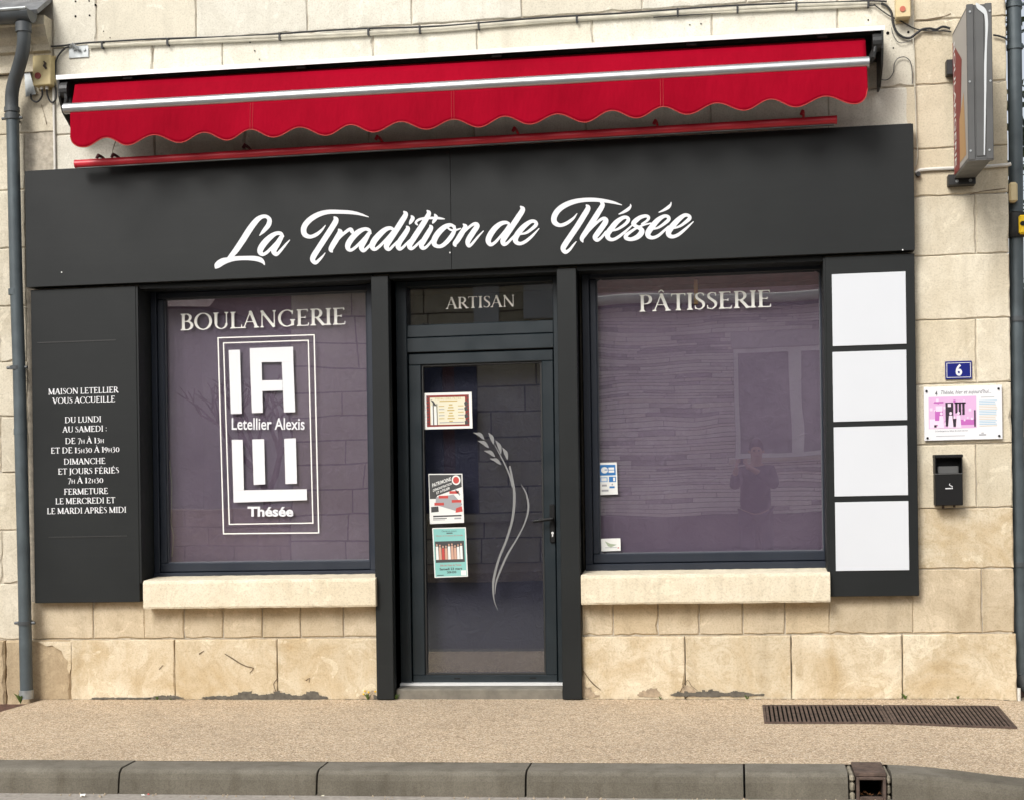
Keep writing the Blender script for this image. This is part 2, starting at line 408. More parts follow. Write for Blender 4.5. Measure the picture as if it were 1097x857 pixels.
# ------------------------------------------------------------------ lettering: strokes -> one flat outline mesh
def ink(shapes, cell):
    xs0 = min(min(q[1]-q[3], q[4]-q[6]) if q[0] == 'c' else min(p[0] for p in q[1]) for q in shapes) - cell*2
    ys0 = min(min(q[2]-q[3], q[5]-q[6]) if q[0] == 'c' else min(p[1] for p in q[1]) for q in shapes) - cell*2
    xs1 = max(max(q[1]+q[3], q[4]+q[6]) if q[0] == 'c' else max(p[0] for p in q[1]) for q in shapes) + cell*2
    ys1 = max(max(q[2]+q[3], q[5]+q[6]) if q[0] == 'c' else max(p[1] for p in q[1]) for q in shapes) + cell*2
    nx = int((xs1-xs0)/cell)+2; ny = int((ys1-ys0)/cell)+2
    X = xs0 + np.arange(nx)*cell; Y = ys0 + np.arange(ny)*cell
    Fd = np.full((ny, nx), -1e3)
    for q in shapes:
        if q[0] == 'c': bx = (min(q[1]-q[3], q[4]-q[6]), max(q[1]+q[3], q[4]+q[6]), min(q[2]-q[3], q[5]-q[6]), max(q[2]+q[3], q[5]+q[6]))
        else: bx = (min(p[0] for p in q[1]), max(p[0] for p in q[1]), min(p[1] for p in q[1]), max(p[1] for p in q[1]))
        i0 = max(0, int((bx[0]-xs0)/cell)-2); i1 = min(nx, int((bx[1]-xs0)/cell)+4)
        j0 = max(0, int((bx[2]-ys0)/cell)-2); j1 = min(ny, int((bx[3]-ys0)/cell)+4)
        gx, gy = np.meshgrid(X[i0:i1], Y[j0:j1])
        if q[0] == 'c':
            _, x0, y0, r0, x1, y1, r1 = q
            dx, dy = x1-x0, y1-y0; L2 = dx*dx+dy*dy+1e-12
            t = np.clip(((gx-x0)*dx+(gy-y0)*dy)/L2, 0, 1)
            d = r0+(r1-r0)*t - np.hypot(gx-x0-t*dx, gy-y0-t*dy)
        else:
            P = q[1]; d = np.full(gx.shape, 1e9); inside = np.zeros(gx.shape, bool)
            for a in range(len(P)):
                x0, y0 = P[a]; x1, y1 = P[(a+1) % len(P)]
                dx, dy = x1-x0, y1-y0; L2 = dx*dx+dy*dy+1e-12
                t = np.clip(((gx-x0)*dx+(gy-y0)*dy)/L2, 0, 1)
                d = np.minimum(d, np.hypot(gx-x0-t*dx, gy-y0-t*dy))
                if abs(dy) > 1e-12:
                    inside ^= ((y0 > gy) != (y1 > gy)) & (gx < (x1-x0)*(gy-y0)/(y1-y0)+x0)
            d = np.where(inside, d, -d)
        Fd[j0:j1, i0:i1] = np.maximum(Fd[j0:j1, i0:i1], d)
    I = Fd > 0
    full = I[:-1, :-1] & I[:-1, 1:] & I[1:, :-1] & I[1:, 1:]
    anyc = (I[:-1, :-1] | I[:-1, 1:] | I[1:, :-1] | I[1:, 1:]) & ~full
    V, Fc = [], []
    for j in range(ny-1):
        row = full[j]
        if row.any():
            d = np.diff(np.concatenate(([0], row.astype(int), [0])))
            for a, b in zip(np.where(d == 1)[0], np.where(d == -1)[0]):
                n = len(V); V += [(X[a], Y[j]), (X[b], Y[j]), (X[b], Y[j+1]), (X[a], Y[j+1])]; Fc.append((n, n+1, n+2, n+3))
    for j, i in zip(*np.where(anyc)):
        cs = ((i, j), (i+1, j), (i+1, j+1), (i, j+1)); pl = []
        for k in range(4):
            (a, b), (c, d) = cs[k], cs[(k+1) % 4]
            f0, f1 = Fd[b, a], Fd[d, c]
            if f0 > 0: pl.append((X[a], Y[b]))
            if (f0 > 0) != (f1 > 0):
                t = f0/(f0-f1); pl.append((X[a]+(X[c]-X[a])*t, Y[b]+(Y[d]-Y[b])*t))
        if len(pl) >= 3:
            n = len(V); V += pl; Fc.append(tuple(range(n, n+len(pl))))
    return V, Fc

def spline(pts, sub=6):    # Catmull-Rom through (x, y, w)
    P = [np.array(p, float) for p in pts]; P = [2*P[0]-P[1]] + P + [2*P[-1]-P[-2]]; out = []
    for i in range(1, len(P)-2):
        for k in range(sub):
            t = k/sub; a, b, c, d = P[i-1:i+3]
            q = .5*((2*b)+(-a+c)*t+(2*a-5*b+4*c-d)*t*t+(-a+3*b-3*c+d)*t**3)
            q[2] = max(q[2], min(b[2], c[2])*.8); out.append(q)
    out.append(P[-2]); return out
def caps(pts, sub=6):
    s = spline(pts, sub); return [('c', a[0], a[1], a[2]/2, b[0], b[1], b[2]/2) for a, b in zip(s[:-1], s[1:])]

# serif capitals in cap-height units, y up
TK, TN = .135, .052
def seg(x0, y0, x1, y1, w):
    L = math.hypot(x1-x0, y1-y0); nx, ny = -(y1-y0)/L*w/2, (x1-x0)/L*w/2
    return [('p', [(x0+nx, y0+ny), (x1+nx, y1+ny), (x1-nx, y1-ny), (x0-nx, y0-ny)])]
def srf(x, y, w=TK, e=.075, d=1):      # bracketed serif; d=1 foot, d=-1 head
    return [('p', [(x-w/2-e, y), (x+w/2+e, y), (x+w/2+e, y+d*.025), (x+w/2+.012, y+d*.085), (x-w/2-.012, y+d*.085), (x-w/2-e, y+d*.025)])]
def stem(x, w=TK, y0=0, y1=1, b=True, t=True):
    return seg(x, y0, x, y1, w) + (srf(x, y0, w) if b else []) + (srf(x, y1, w, d=-1) if t else [])
def arc(cx, cy, rx, ry, a0, a1, tk=TK, tn=TN, n=18, tilt=0):
    o = []; pr = None
    for i in range(n+1):
        a = R(a0+(a1-a0)*i/n); w = tn+(tk-tn)*abs(math.cos(a-R(tilt)))**1.3
        p = (cx+rx*math.cos(a), cy+ry*math.sin(a), w)
        if pr: o.append(('c', pr[0], pr[1], pr[2]/2, p[0], p[1], p[2]/2))
        pr = p
    return o
def glyph(ch):
    acc = []
    if ch == 'À': g, a = glyph('A'); return g + [('p', [(.22, 1.27), (.34, 1.25), (.44, 1.09), (.40, 1.08)])], a
    if ch == 'Â': g, a = glyph('A'); return g + seg(.24, 1.09, .37, 1.25, .06) + seg(.50, 1.09, .37, 1.25, .06), a
    if ch == 'É': g, a = glyph('E'); return g + [('p', [(.24, 1.08), (.28, 1.07), (.46, 1.25), (.36, 1.28)])], a
    if ch == 'È': g, a = glyph('E'); return g + [('p', [(.12, 1.27), (.24, 1.25), (.36, 1.08), (.32, 1.08)])], a
    if ch == 'A': return seg(.06, 0, .37, 1.0, TN) + seg(.66, 0, .36, 1.02, TK) + seg(.16, .36, .56, .36, TN*.9) + srf(.06, 0, TN, .085) + srf(.66, 0, TK, .07), .76
    if ch == 'B': return stem(.15) + seg(.15, .975, .3, .975, TN) + seg(.15, .53, .32, .53, TN) + seg(.15, .025, .32, .025, TN) + arc(.29, .752, .2, .222, 90, -90, TK*.95) + arc(.31, .277, .25, .252, 90, -90), .64
    if ch == 'C': return arc(.44, .5, .36, .485, 48, 318) + seg(.69, .70, .70, .97, TN) + seg(.70, .06, .71, .22, TN*.8), .76
    if ch == 'D': return stem(.15) + seg(.15, .975, .34, .975, TN) + seg(.15, .025, .34, .025, TN) + arc(.33, .5, .4, .475, 90, -90), .84
    if ch == 'E': return stem(.15) + seg(.15, .972, .54, .972, TN) + seg(.15, .51, .42, .51, TN) + seg(.15, .028, .57, .028, TN) + seg(.53, .83, .535, 1, TN*.8) + seg(.42, .42, .42, .60, TN*.8) + seg(.585, .2, .555, 0, TN*.8), .62
    if ch == 'F': return stem(.15) + seg(.15, .972, .54, .972, TN) + seg(.15, .5, .42, .5, TN) + seg(.53, .82, .535, 1, TN*.8) + seg(.42, .41, .42, .59, TN*.8), .57
    if ch == 'G': return arc(.44, .5, .36, .485, 50, 300) + seg(.69, .72, .70, .97, TN) + stem(.70, TK, .05, .42, b=False) + seg(.60, .04, .72, .09, TN), .84
    if ch == 'H': return stem(.15) + stem(.67) + seg(.15, .51, .67, .51, TN), .82
    if ch == 'I': return stem(.15), .31
    if ch == 'J': return seg(.17, .05, .17, 1, TK) + srf(.17, 1, TK, d=-1) + caps([(.17, .1, TK), (.12, -.12, .09), (-.02, -.22, .04)]), .34
    if ch == 'L': return stem(.15) + seg(.15, .028, .54, .028, TN) + seg(.57, .24, .54, 0, TN*.8), .58
    if ch == 'M': return stem(.12, TN) + stem(.80, TK) + seg(.12, 1, .45, .06, TK) + seg(.45, .04, .80, 1, TN), .95
    if ch == 'N': return stem(.13, TN) + stem(.71, TN, b=False) + seg(.10, 1, .70, 0, TK*.95), .84
    if ch == 'O': return arc(.43, .5, .36, .485, 0, 360, n=36), .86
    if ch == 'P': return stem(.15) + seg(.15, .975, .3, .975, TN) + seg(.15, .45, .3, .45, TN) + arc(.30, .712, .22, .262, 90, -90), .59
    if ch == 'R': return stem(.15) + seg(.15, .975, .3, .975, TN) + seg(.15, .48, .34, .48, TN) + arc(.30, .727, .21, .247, 90, -90) + seg(.32, .49, .64, 0, TK) + srf(.65, 0, TK, .05), .68
    if ch == 'S': return caps([(.42, .80, .04), (.38, .93, .05), (.24, .97, .055), (.11, .88, .09), (.12, .70, .12), (.25, .55, .13), (.39, .40, .13), (.41, .20, .10), (.30, .05, .06), (.18, .03, .05), (.07, .10, .045), (.05, .25, .035)]) + seg(.425, .74, .42, .97, .035) + seg(.05, .03, .045, .26, .035), .50
    if ch == 'T': return stem(.33, t=False) + seg(.03, .972, .63, .972, TN) + seg(.035, 1, .03, .82, TN*.8) + seg(.625, 1, .63, .82, TN*.8), .66
    if ch == 'U': return seg(.15, .3, .15, 1, TK) + srf(.15, 1, TK, d=-1) + seg(.65, .3, .65, 1, TN) + srf(.65, 1, TN, d=-1) + arc(.40, .31, .25, .29, 180, 360, TK*.8), .78
    if ch == 'V': return seg(.08, 1, .37, 0, TK) + seg(.66, 1, .37, 0, TN) + srf(.08, 1, TK, .06, -1) + srf(.66, 1, TN, .07, -1), .74
    if ch == 'h': g, a = glyph('H'); return [(q[0], *[z*.66 for z in q[1:]]) if q[0] == 'c' else ('p', [(x*.66, y*.66) for x, y in q[1]]) for q in g], a*.62
    if ch == ':': return [('c', .12, .12, .07, .12, .121, .07), ('c', .12, .6, .07, .12, .601, .07)], .3
    if ch == '0': return arc(.27, .4, .2, .385, 0, 360, n=28), .54
    if ch == '1': return stem(.18, TK, 0, .95, t=False) + seg(.18, .93, .05, .85, TN), .36
    if ch == '2': return caps([(.08, .68, .06), (.18, .82, .06), (.34, .78, .11), (.36, .6, .12), (.22, .3, .07), (.08, .06, .05)]) + seg(.05, .05, .45, .05, .09), .5
    if ch == '3': return caps([(.08, .75, .05), (.22, .86, .06), (.35, .72, .11), (.22, .52, .05)]) + caps([(.2, .52, .05), (.38, .38, .12), (.34, .08, .10), (.15, -.06, .05), (.04, -.02, .05)]), .48
    if ch == '5': return seg(.12, .8, .42, .83, .08) + seg(.13, .82, .10, .48, .05) + caps([(.1, .48, .05), (.28, .5, .09), (.39, .32, .12), (.33, .06, .1), (.15, -.06, .05), (.04, -.02, .05)]), .48
    if ch == '7': return seg(.05, .86, .46, .86, .09) + seg(.44, .84, .18, -.12, .09), .48
    if ch == '9': return arc(.25, .58, .17, .24, 0, 360, TK*.9, n=24) + caps([(.42, .56, .1), (.36, .2, .08), (.12, -.12, .04)]), .52
    return [], .30
def serif_word(text):
    out = []; x = 0
    for ch in text:
        if ch == ' ': x += .27; continue
        g, a = glyph(ch)
        for q in g:
            out.append(('c', q[1]+x, q[2], q[3], q[4]+x, q[5], q[6]) if q[0] == 'c' else ('p', [(p[0]+x, p[1]) for p in q[1]]))
        x += a + .03
    return out
def serif_line(mb, text, xl, yl, xr, yr, cap_px, Y, mi=0, cell=.045):
    V, Fc = ink(serif_word(text), cell)
    x0 = min(p[0] for p in V); x1 = max(p[0] for p in V)
    ul, vl = at(xl, yl, Y); ur, vr = at(xr, yr, Y); _, vt = at((xl+xr)/2, (yl+yr)/2 - cap_px, Y); ch = vt - (vl+vr)/2
    vm = (vl+vr)/2
    mb.add([(ul+(p[0]-x0)/(x1-x0)*(ur-ul), Y, vm + p[1]*ch) for p in V], Fc, mi)

_tc = {}
def text_poly(s, shear=0, bold=0, space=1.0):
    key = (s, shear, bold, space)
    if key in _tc: return _tc[key]
    c = bpy.data.curves.new('t', 'FONT'); c.body = s; c.size = 1; c.shear = shear; c.offset = bold; c.space_character = space
    c.resolution_u = 3
    o = bpy.data.objects.new('t', c); col.objects.link(o)
    dg = bpy.context.evaluated_depsgraph_get(); me = o.evaluated_get(dg).to_mesh()
    V = [(v.co.x, v.co.y) for v in me.vertices]; Fc = [tuple(p.vertices) for p in me.polygons]
    o.evaluated_get(dg).to_mesh_clear(); bpy.data.objects.remove(o); bpy.data.curves.remove(c)
    _tc[key] = (V, Fc); return V, Fc
def text_box(mb, s, quadf, x0, y0, x1, y1, mi, **kw):   # stretch a text to a box given through the mapping quadf(x, y)
    V, Fc = text_poly(s, **kw)
    if not V: return
    a = min(p[0] for p in V); b = max(p[0] for p in V); c = min(p[1] for p in V); d = max(p[1] for p in V)
    mb.add([quadf(x0+(p[0]-a)/(b-a)*(x1-x0), y0+(p[1]-c)/(d-c+1e-9)*(y1-y0)) for p in V], Fc, mi)

# ------------------------------------------------------------------ key measures (u along the street, v up)
YF, YP = -.10, -.07
def mu(Y, *pts): return sum(at(x, y, Y)[0] for x, y in pts)/len(pts)
def mv(Y, *pts): return sum(at(x, y, Y)[1] for x, y in pts)/len(pts)
FL, FR = mu(YF, (26.5, 184.5)), mu(YF, (978.5, 132), (980, 270))
FB, FT = mv(YF, (30, 306.5), (980, 270)), mv(YF, (25, 184.5), (978.5, 132))
PL0, PL1 = mu(YP, (32, 310), (38, 646)), mu(YP, (143, 306), (152, 640))
PLB = mv(YP, (38, 646), (152, 644.5))
WL0 = PL1
PA0 = mu(YP, (398, 297), (403, 745)); WL1 = PA0
PA1 = mu(YP, (416.5, 297), (421, 745)); PB0 = mu(YP, (597, 290), (602, 745))
PB1 = mu(YP, (617.5, 290), (623, 745)); WR0 = PB1
WR1 = mu(YP, (884, 275), (889, 638)); PR0, PR1 = WR1, mu(YP, (980, 270), (984.3, 638))
PRB = mv(YP, (889, 639), (984, 638))
CR, NB = 1.652, -4.394
PLI = mv(-.03, (238, 685.5), (855, 678))                     # top of the base course
TOPV = 5.6

# ================================================================== THE SHOP BUILDING
shop = root('shop_building', 'pale limestone corner house with dark clad bakery shopfront between two drainpipes', 'building', (-1.4, .3, 0))
# --- masonry
sw = MB()
J = .0032
def courses(mb, u0, u1, vs, joints, y=0, mi=0, j=J, d=.03):
    for k in range(len(vs)-1):
        js = [u0] + [q for q in joints[k % len(joints)] if u0+.04 < q < u1-.04] + [u1]
        for a, b in zip(js[:-1], js[1:]): mb.block(a+j*(a > u0), b-j*(b < u1), vs[k]+j, vs[k+1]-j, y + random.uniform(-.0015, .0015), d, mi=mi)
def U(px, py, Y=0): return at(px, py, Y)[0]
def Vv(px, py, Y=0): return at(px, py, Y)[1]
# above the sign: rows between the sign and the top of the wall
rowA = Vv(520, 22); rowB = Vv(520, 76); r3 = Vv(955, 94)
jt_top = [U(x, 20) for x in (103, 210, 329, 441, 559, 688, 800, 905)]
jt_low = [U(x, 60) for x in (163, 238, 400, 511, 635, 763, 898)]
rowh = .37
vrows = [FT-.10, r3, rowA]
joints = [[U(x, 150) for x in (166, 262, 395, 508, 628, 762, 888)], jt_low]
v = rowA
k = 0
while v < TOPV - .1:
    vrows.append(v + rowh); v += rowh
    joints.append(jt_top if k % 2 == 0 else [q + .31 for q in jt_low]); k += 1
PIER = U(981, 120)
courses(sw, NB, PIER, vrows, joints)
# right pier from the sign's edge to the corner
pv = [at(1030, y)[1] for y in (675, 609, 544, 475.5, 411, 342, 273, 209, 158, 89, 20)]
while pv[-1] < TOPV - .1: pv.append(pv[-1] + .37)
pv[0] = PLI
pj = [[U(1052, 640)], [], [U(1046, 510)], [], [U(1046, 380)], [], [U(1045, 240)], [], [], [], []]
for k in range(len(pv)-1):
    u0 = PR1 - .03 if pv[k] < FT - .05 else PIER
    js = [u0] + pj[k % len(pj)] + [CR]
    if pv[k] < FT-.05 < pv[k+1]: pass
    for a, b in zip(js[:-1], js[1:]): sw.block(a+J*(a > u0), b-J*(b < CR), pv[k]+J, pv[k+1]-J, random.uniform(-.001, .002), .03, mi=2 if k == 0 else (1 if k == 1 else 3))
# corner return along the side of the house (real blocks down the side)
sidewall = MB()
for k in range(len(pv)-1):
    for q in range(8):
        a = .03 + q*.62 + (.31 if k % 2 else 0)
        sidewall.box(CR-.03, CR+.0 + random.uniform(-.001, .002), a+J, a+.62-J, pv[k]+J, pv[k+1]-J, 0, .004)
# small courses below the windows
v1 = Vv(520, 684, 0) ; v1 = PLI
vb = at(280, 653)[1]; vb = .60
def jl(xs, y, Y=0): return [U(x, y, Y) for x in xs]
ap = MB(); ap2 = MB()
courses(ap, -4.60, WL0, [v1, .645], [jl((100,), 665)], 0, 1)
courses(ap, WL0, PA0, [v1, .62], [jl((197, 239, 281, 322, 368), 667)], .0, 1)
courses(ap2, PB1, WR1, [v1, .62], [jl((657, 705, 749, 796, 841), 660)], .0, 1)
courses(ap2, WR1, PR1-.03, [v1, .635], [[]], 0, 1)
sw.block(PR1-.03+J, U(1052, 640)-J, pv[0]-.002+J, pv[1]-J, .001, .03) if False else None
# base course, slightly proud
base2 = MB(); base = MB()
U76 = U(76, 715, -.03)
courses(base2, U76, PA0, [-.06, PLI-.003], [jl((187, 297), 715, -.03)], -.03, 0, d=.06)
base2.build('base_course', MS2, shop)
courses(base, PB1, CR+.004, [-.06, PLI-.003], [jl((734, 848, 967), 715, -.03)], -.03, 0, d=.06)
o = sw.build('wall', [MS, MS2, MSA, MSP], shop); ap.build('window_apron', [MS, MSA], shop); ap2.build('window_apron', [MS, MSA], shop)
sidewall.build('side_wall', MS, shop)
base.build('base_course', MS2, shop)
# mortar bed behind the stones (with the openings left out)
mb = MB()
Y0, Y1 = .010, .30
for a, b, c, d in ((NB, CR-.012, FB+.03, TOPV), (-4.61, WL0, -.1, FB+.03), (WL0, WL1, -.1, .60), (WL1, PA1, -.1, FB+.03), (PB0, PB1, -.1, FB+.03), (WR0, WR1, -.1, .60), (WR1, CR-.012, -.1, FB+.03)):
    mb.box(a, b, Y0, Y1, c, d)
mb.box(CR-.30, CR-.012, Y1, 5.0, -.1, TOPV)
mb.build('wall_core', MORT, shop)
# room behind the glass
rm = MB()
rm.box(-4.6, CR-.3, 2.6, 2.7, 0, 2.95); rm.box(-4.6, CR-.3, .31, 2.6, -.05, .05); rm.box(-4.6, CR-.3, .31, 2.6, 2.85, 2.95)
rm.box(-4.7, -4.6, .31, 2.6, 0, 2.95)
rm.build('room_shell', ROOM, shop)
rf = MB(); rf.extr_u([(-.35, TOPV), (5.2, TOPV), (2.4, TOPV+2.0)], NB, CR+.15); rf.build('roof', plain('slate', (.06, .065, .075), .6, var=.3, vs=12), shop)
# cement patch at the foot, cracks, old drill holes
def ragged(x0, x1, yb, hfun, seed, cell=.45):     # an eroded patch along the wall foot, outline broken up
    rr = random.Random(seed); shp = []; x = x0
    while x < x1:
        h = hfun((x-x0)/(x1-x0))*rr.uniform(.55, 1.3)
        if h > .4:
            r_ = min(h/2, rr.uniform(1.0, 2.2)); yy = yb
            while yy > yb-h+r_*.5: shp.append(('p', [(x+rr.uniform(-2.6, -1.2), yy+r_), (x+rr.uniform(1.2, 2.8), yy+r_*.9), (x+rr.uniform(.8, 2.6), yy-r_*rr.uniform(.4, 1.2)), (x+rr.uniform(-2.4, -.8), yy-r_*rr.uniform(.5, 1.2))])); yy -= r_*1.3
        x += rr.uniform(.9, 1.8)
    return ink(shp, cell)
for x0, x1, yb, hf, sd_, dk in ((218, 350, 747.5, lambda t: 1.0+3.6*min(1, 3*t)*(1 if t < .93 else .4)*(1+.5*math.sin(t*23)), 1, 1), (160, 196, 747.5, lambda t: 2.6*math.sin(3.14*t)+.4, 2, 1),
        (292, 304, 747, lambda t: 9*math.sin(3.14*t), 3, 0), (386, 401, 747, lambda t: 2+9*t*t, 4, 0), (100, 160, 748, lambda t: 1.0, 5, 1),
        (625, 641, 745.5, lambda t: 20*(1-t)**2.2+1, 6, 0), (684, 708, 744.5, lambda t: 9*math.sin(3.14*t), 7, 0), (720, 818, 744.3, lambda t: 1+3.0*abs(math.sin(3.14*min(1, t*1.1)))**.5*(1+.5*math.sin(t*19)), 8, 1), (728, 748, 744, lambda t: 9*math.sin(3.14*t), 9, 0),
        (402, 404, 747, lambda t: 3, 11, 1)):
    V_, F_ = ragged(x0, x1, yb, hf, sd_); pt = MB(); yy_ = -.0335 - .0012*dk
    pt.add([(at(x, y, -.033)[0], yy_, at(x, y, -.033)[1]) for x, y in V_], F_)
    pt.build('cement_patch', MORTD if dk else plain('broken_stone', (.36, .28, .19), .95, var=.35, vs=25, bmp=.9, bs=60), shop)
# peeled plaster on the damp base stone by the downpipe
V_, F_ = ink([('p', [(40, 687), (76, 687), (76, 716), (74, 722), (72, 716), (73, 708), (68, 703), (66, 697), (60, 694), (56, 691), (50, 692), (44, 689)])], .5)
pt = MB(); pt.add([(at(x, y, -.034)[0], -.0345, at(x, y, -.034)[1]) for x, y in V_], F_); pt.build('plaster_remnant', MS2, shop)
ck = MB()
def crackline(pts, Y, w):
    s = [(x+random.uniform(-.8, .8), y+random.uniform(-.8, .8), w*random.uniform(.4, 1.4)) for x, y in pts]
    V_, F_ = ink(caps(s, 2), .35)
    ck.add([(at(x, y, Y)[0], Y, at(x, y, Y)[1]) for x, y in V_], F_)
crackline([(214, 700), (219, 697)], -.034, 1.2)
crackline([(241, 701), (250, 706), (258, 710), (265, 714), (271, 716), (268, 721)], -.034, 1.1)
crackline([(170, 716), (175, 713)], -.034, 1.0)
crackline([(328, 728), (332, 726), (331, 731)], -.034, 1.0)
crackline([(625, 718), (630, 726), (636, 733), (643, 738)], -.034, 1.0)
crackline([(728, 741), (733, 734), (737, 728), (741, 735), (748, 740)], -.034, .8)
crackline([(295, 741), (293, 733), (297, 727)], -.034, .9)
crackline([(120, 168), (121, 160), (124, 150)], -.0015, .8)
crackline([(44, 112), (48, 124), (50, 134)], -.0015, .8)
crackline([(982, 21), (993, 21), (1003, 19), (1012, 18), (1018, 16)], -.0015, 1.0)
crackline([(1040, 209), (1052, 206), (1064, 204), (1077, 203)], -.0015, 1.0)
crackline([(165, 50), (163, 58), (164, 66)], -.0015, .8)
ck.build('stone_cracks', plain('dark_crack', (.16, .12, .08), 1, spec=0), shop)  # thin dark strips laid flat along the crack lines
dh = MB()
for x, y, r in ((81, 2, 1.0), (95.5, 1.5, .9), (102.5, 6, 1.3), (81, 18, 1.2), (96, 17, 1.0), (111, 34, .6), (118, 41, .6), (273, 55, .8), (278, 64, .6), (739, 27, .7), (751, 26, .8), (268, 46, .7), (951, 36, 1.7), (973, 35, 1.3), (957, 52, .8), (930, 22, .9)):
    u_, v_ = at(x, y); dh.disc((u_, -.002, v_), r/172, h=.004, n=10)
dh.build_each('drill_hole', HOLE, shop)

TOPO = FB - .035
# --- dark cladding: pilasters and reveals
pl = MB()
for a, b in ((PA0, PA1), (PB0, PB1)):
    pl = MB(); pl.box(a, b, YP, .16, 0.005, FB-.018, 0, .003)
    o = pl.build('pilaster', CLAD, shop)
# return panels on the sides of the openings and soffits
rv = MB()
rv.box(WL0-.001, WL0+.012, YP+.004, .20, .76, FB-.02); rv.box(WR1-.012, WR1+.001, YP+.004, .20, .76, FB-.02)
rv.box(WL0+.012, PA0-.001, YP+.03, .20, TOPO+.001, TOPO+.03); rv.box(PA1+.001, PB0-.001, YP+.03, .20, TOPO+.001, TOPO+.03); rv.box(PB1+.001, WR1-.012, YP+.03, .20, TOPO+.001, TOPO+.03)
rv.build_each('reveal_lining', CLAD, shop)

# --- stone sills
for a, b in ((U(153.5, 640, -.11), U(402.3, 640, -.11)), (U(622.5, 635, -.11), U(889.5, 635, -.11))):
    s = MB(); vt, vb = .778, .597
    n = 40; top, bot = [], []
    prof = [(.19, vt+.012), (-.095, vt), (-.108, vt-.006), (-.112, vt-.02), (-.112, vb+.012), (-.106, vb), (-.02, vb), (.19, vb)]
    vs = []; fs = []
    for i in range(n+1):
        u_ = a + (b-a)*i/n
        for (y_, v_) in prof: vs.append((u_, y_ + (random.uniform(-.0015, .0015) if y_ < -.05 else 0), v_ + random.uniform(-.0015, .0015)))
    m_ = len(prof)
    for i in range(n):
        for k in range(m_): fs.append((i*m_+k, i*m_+(k+1) % m_, (i+1)*m_+(k+1) % m_, (i+1)*m_+k))
    fs += [tuple(range(m_)), tuple(n*m_+k for k in range(m_))]
    s.add(vs, fs); s.build('window_sill', MS2 if False else stone_mat('sill_stone', (.70, .63, .49), (.68, .61, .47), (.58, .49, .33), seed=.2, wear=.5), shop)

# --- shop windows
def ring(mb, u0, u1, v0, v1, w, y0, y1, bev=.004, wb=None, wt=None):
    wb = wb or w; wt = wt or w
    mb.box(u0, u1, y0, y1, v0, v0+wb, 0, bev); mb.box(u0, u1, y0, y1, v1-wt, v1, 0, bev)
    mb.box(u0, u0+w, y0+.0007, y1-.0007, v0+wb, v1-wt, 0, bev); mb.box(u1-w, u1, y0+.0007, y1-.0007, v0+wb, v1-wt, 0, bev)
def shop_window(op0, op1, g0, g1, gv0, gv1, filmtop, rad):
    # opening part
    w = bpy.data.objects.new('shop_window', None); col.objects.link(w); w.parent = shop; w['_w'] = shop['_w']
    f = MB()
    # outer frame fills from the opening to the sash
    f.box(op0+.013, g1+.03 if False else op1-.001, .135, .24, .775, gv0-.062, 0, .004)
    f.box(op0+.013, g0-.045, .150, .24, gv0-.062, TOPO, 0, .003)
    f.box(g1+.012, op1-.013, .150, .24, gv0-.062, TOPO, 0, .003) if op1-.013 > g1+.02 else None
    f.box(g0-.045, g1+.012, .150, .24, gv1+.045, TOPO, 0, .003)
    # sash ring
    sx1 = g1+.0115
    f.box(g0-.044, sx1, .165, .235, gv0-.060, gv0, 0, .006); f.box(g0-.044, sx1, .165, .235, gv1, gv1+.044, 0, .006)
    f.box(g0-.044, g0, .166, .234, gv0, gv1, 0, .006); f.box(g1, sx1, .166, .234, gv0, gv1, 0, .004)
    f.build('frame', NAVY, w)
    gk = MB()
    if rad:
        for cx, cy, sx, sy in ((g0, gv0, 1, 1), (g1, gv0, -1, 1), (g0, gv1, 1, -1), (g1, gv1, -1, -1)):
            pts = [(cx, cy)] + [(cx+sx*(rad-rad*math.sin(R(a))), cy+sy*(rad-rad*math.cos(R(a)))) for a in range(0, 91, 15)]
            gk.prism(pts, .188, .196)
    gk.box(g0, g0+.005, .190, .1985, gv0+rad, gv1-rad); gk.box(g1-.005, g1, .190, .1985, gv0+rad, gv1-rad)
    gk.box(g0+rad, g1-rad, .190, .1985, gv0, gv0+.006); gk.box(g0+rad, g1-rad, .190, .1985, gv1-.006, gv1)
    gk.build('gasket', GASK, w)
    p = MB(); p.box(g0, g1, .199, .205, gv0, gv1); p.build('glass_pane', GLASS, w)
    # purple film sheet hanging just behind the glass, a little loose
    nx, ny = 70, 60; fm = MB(); vs = []
    for j in range(ny+1):
        for i in range(nx+1):
            u_ = g0 + (g1-g0)*i/nx; v_ = gv0 + (filmtop-gv0)*j/ny; t = i/nx
            y_ = .222 + .004*math.sin(7*t+2*j/ny) + .010*math.exp(-((t-.05)/.03)**2)*math.sin(60*t + j*.05)
            vs.append((u_, y_, v_))
    fm.add(vs, [(j*(nx+1)+i, j*(nx+1)+i+1, (j+1)*(nx+1)+i+1, (j+1)*(nx+1)+i) for j in range(ny) for i in range(nx)])
    fm.build('purple_film', FILM, w, smooth=True)
    return w
def gl(tl, tr, bl, br, Y): return mu(Y, tl, bl), mu(Y, tr, br), mv(Y, bl, br), mv(Y, tl, tr)
GL_ = gl((175.5, 321), (391.5, 313), (181, 602.5), (397, 600), .19)
GR_ = gl((639, 299.5), (878, 290), (643, 592.5), (882, 590), .19)
wl = shop_window(WL0, WL1, *GL_, GL_[3], .0)
wr = shop_window(WR0, WR1, *GR_, GR_[3]-.085, .035)
wl['label'] = 'left shop window with purple film and white logo'; wr['label'] = 'right shop window with plain purple film'
YG = .1965
t = MB(); serif_line(t, 'BOULANGERIE', 193.3, 353.2, 370, 348.8, 17.8, YG); t.build('lettering', CREAM, wl)
t = MB(); serif_line(t, 'PÂTISSERIE', 684.8, 334.8, 826, 328.6, 18.2, YG); t.build('lettering', CREAM, wr)
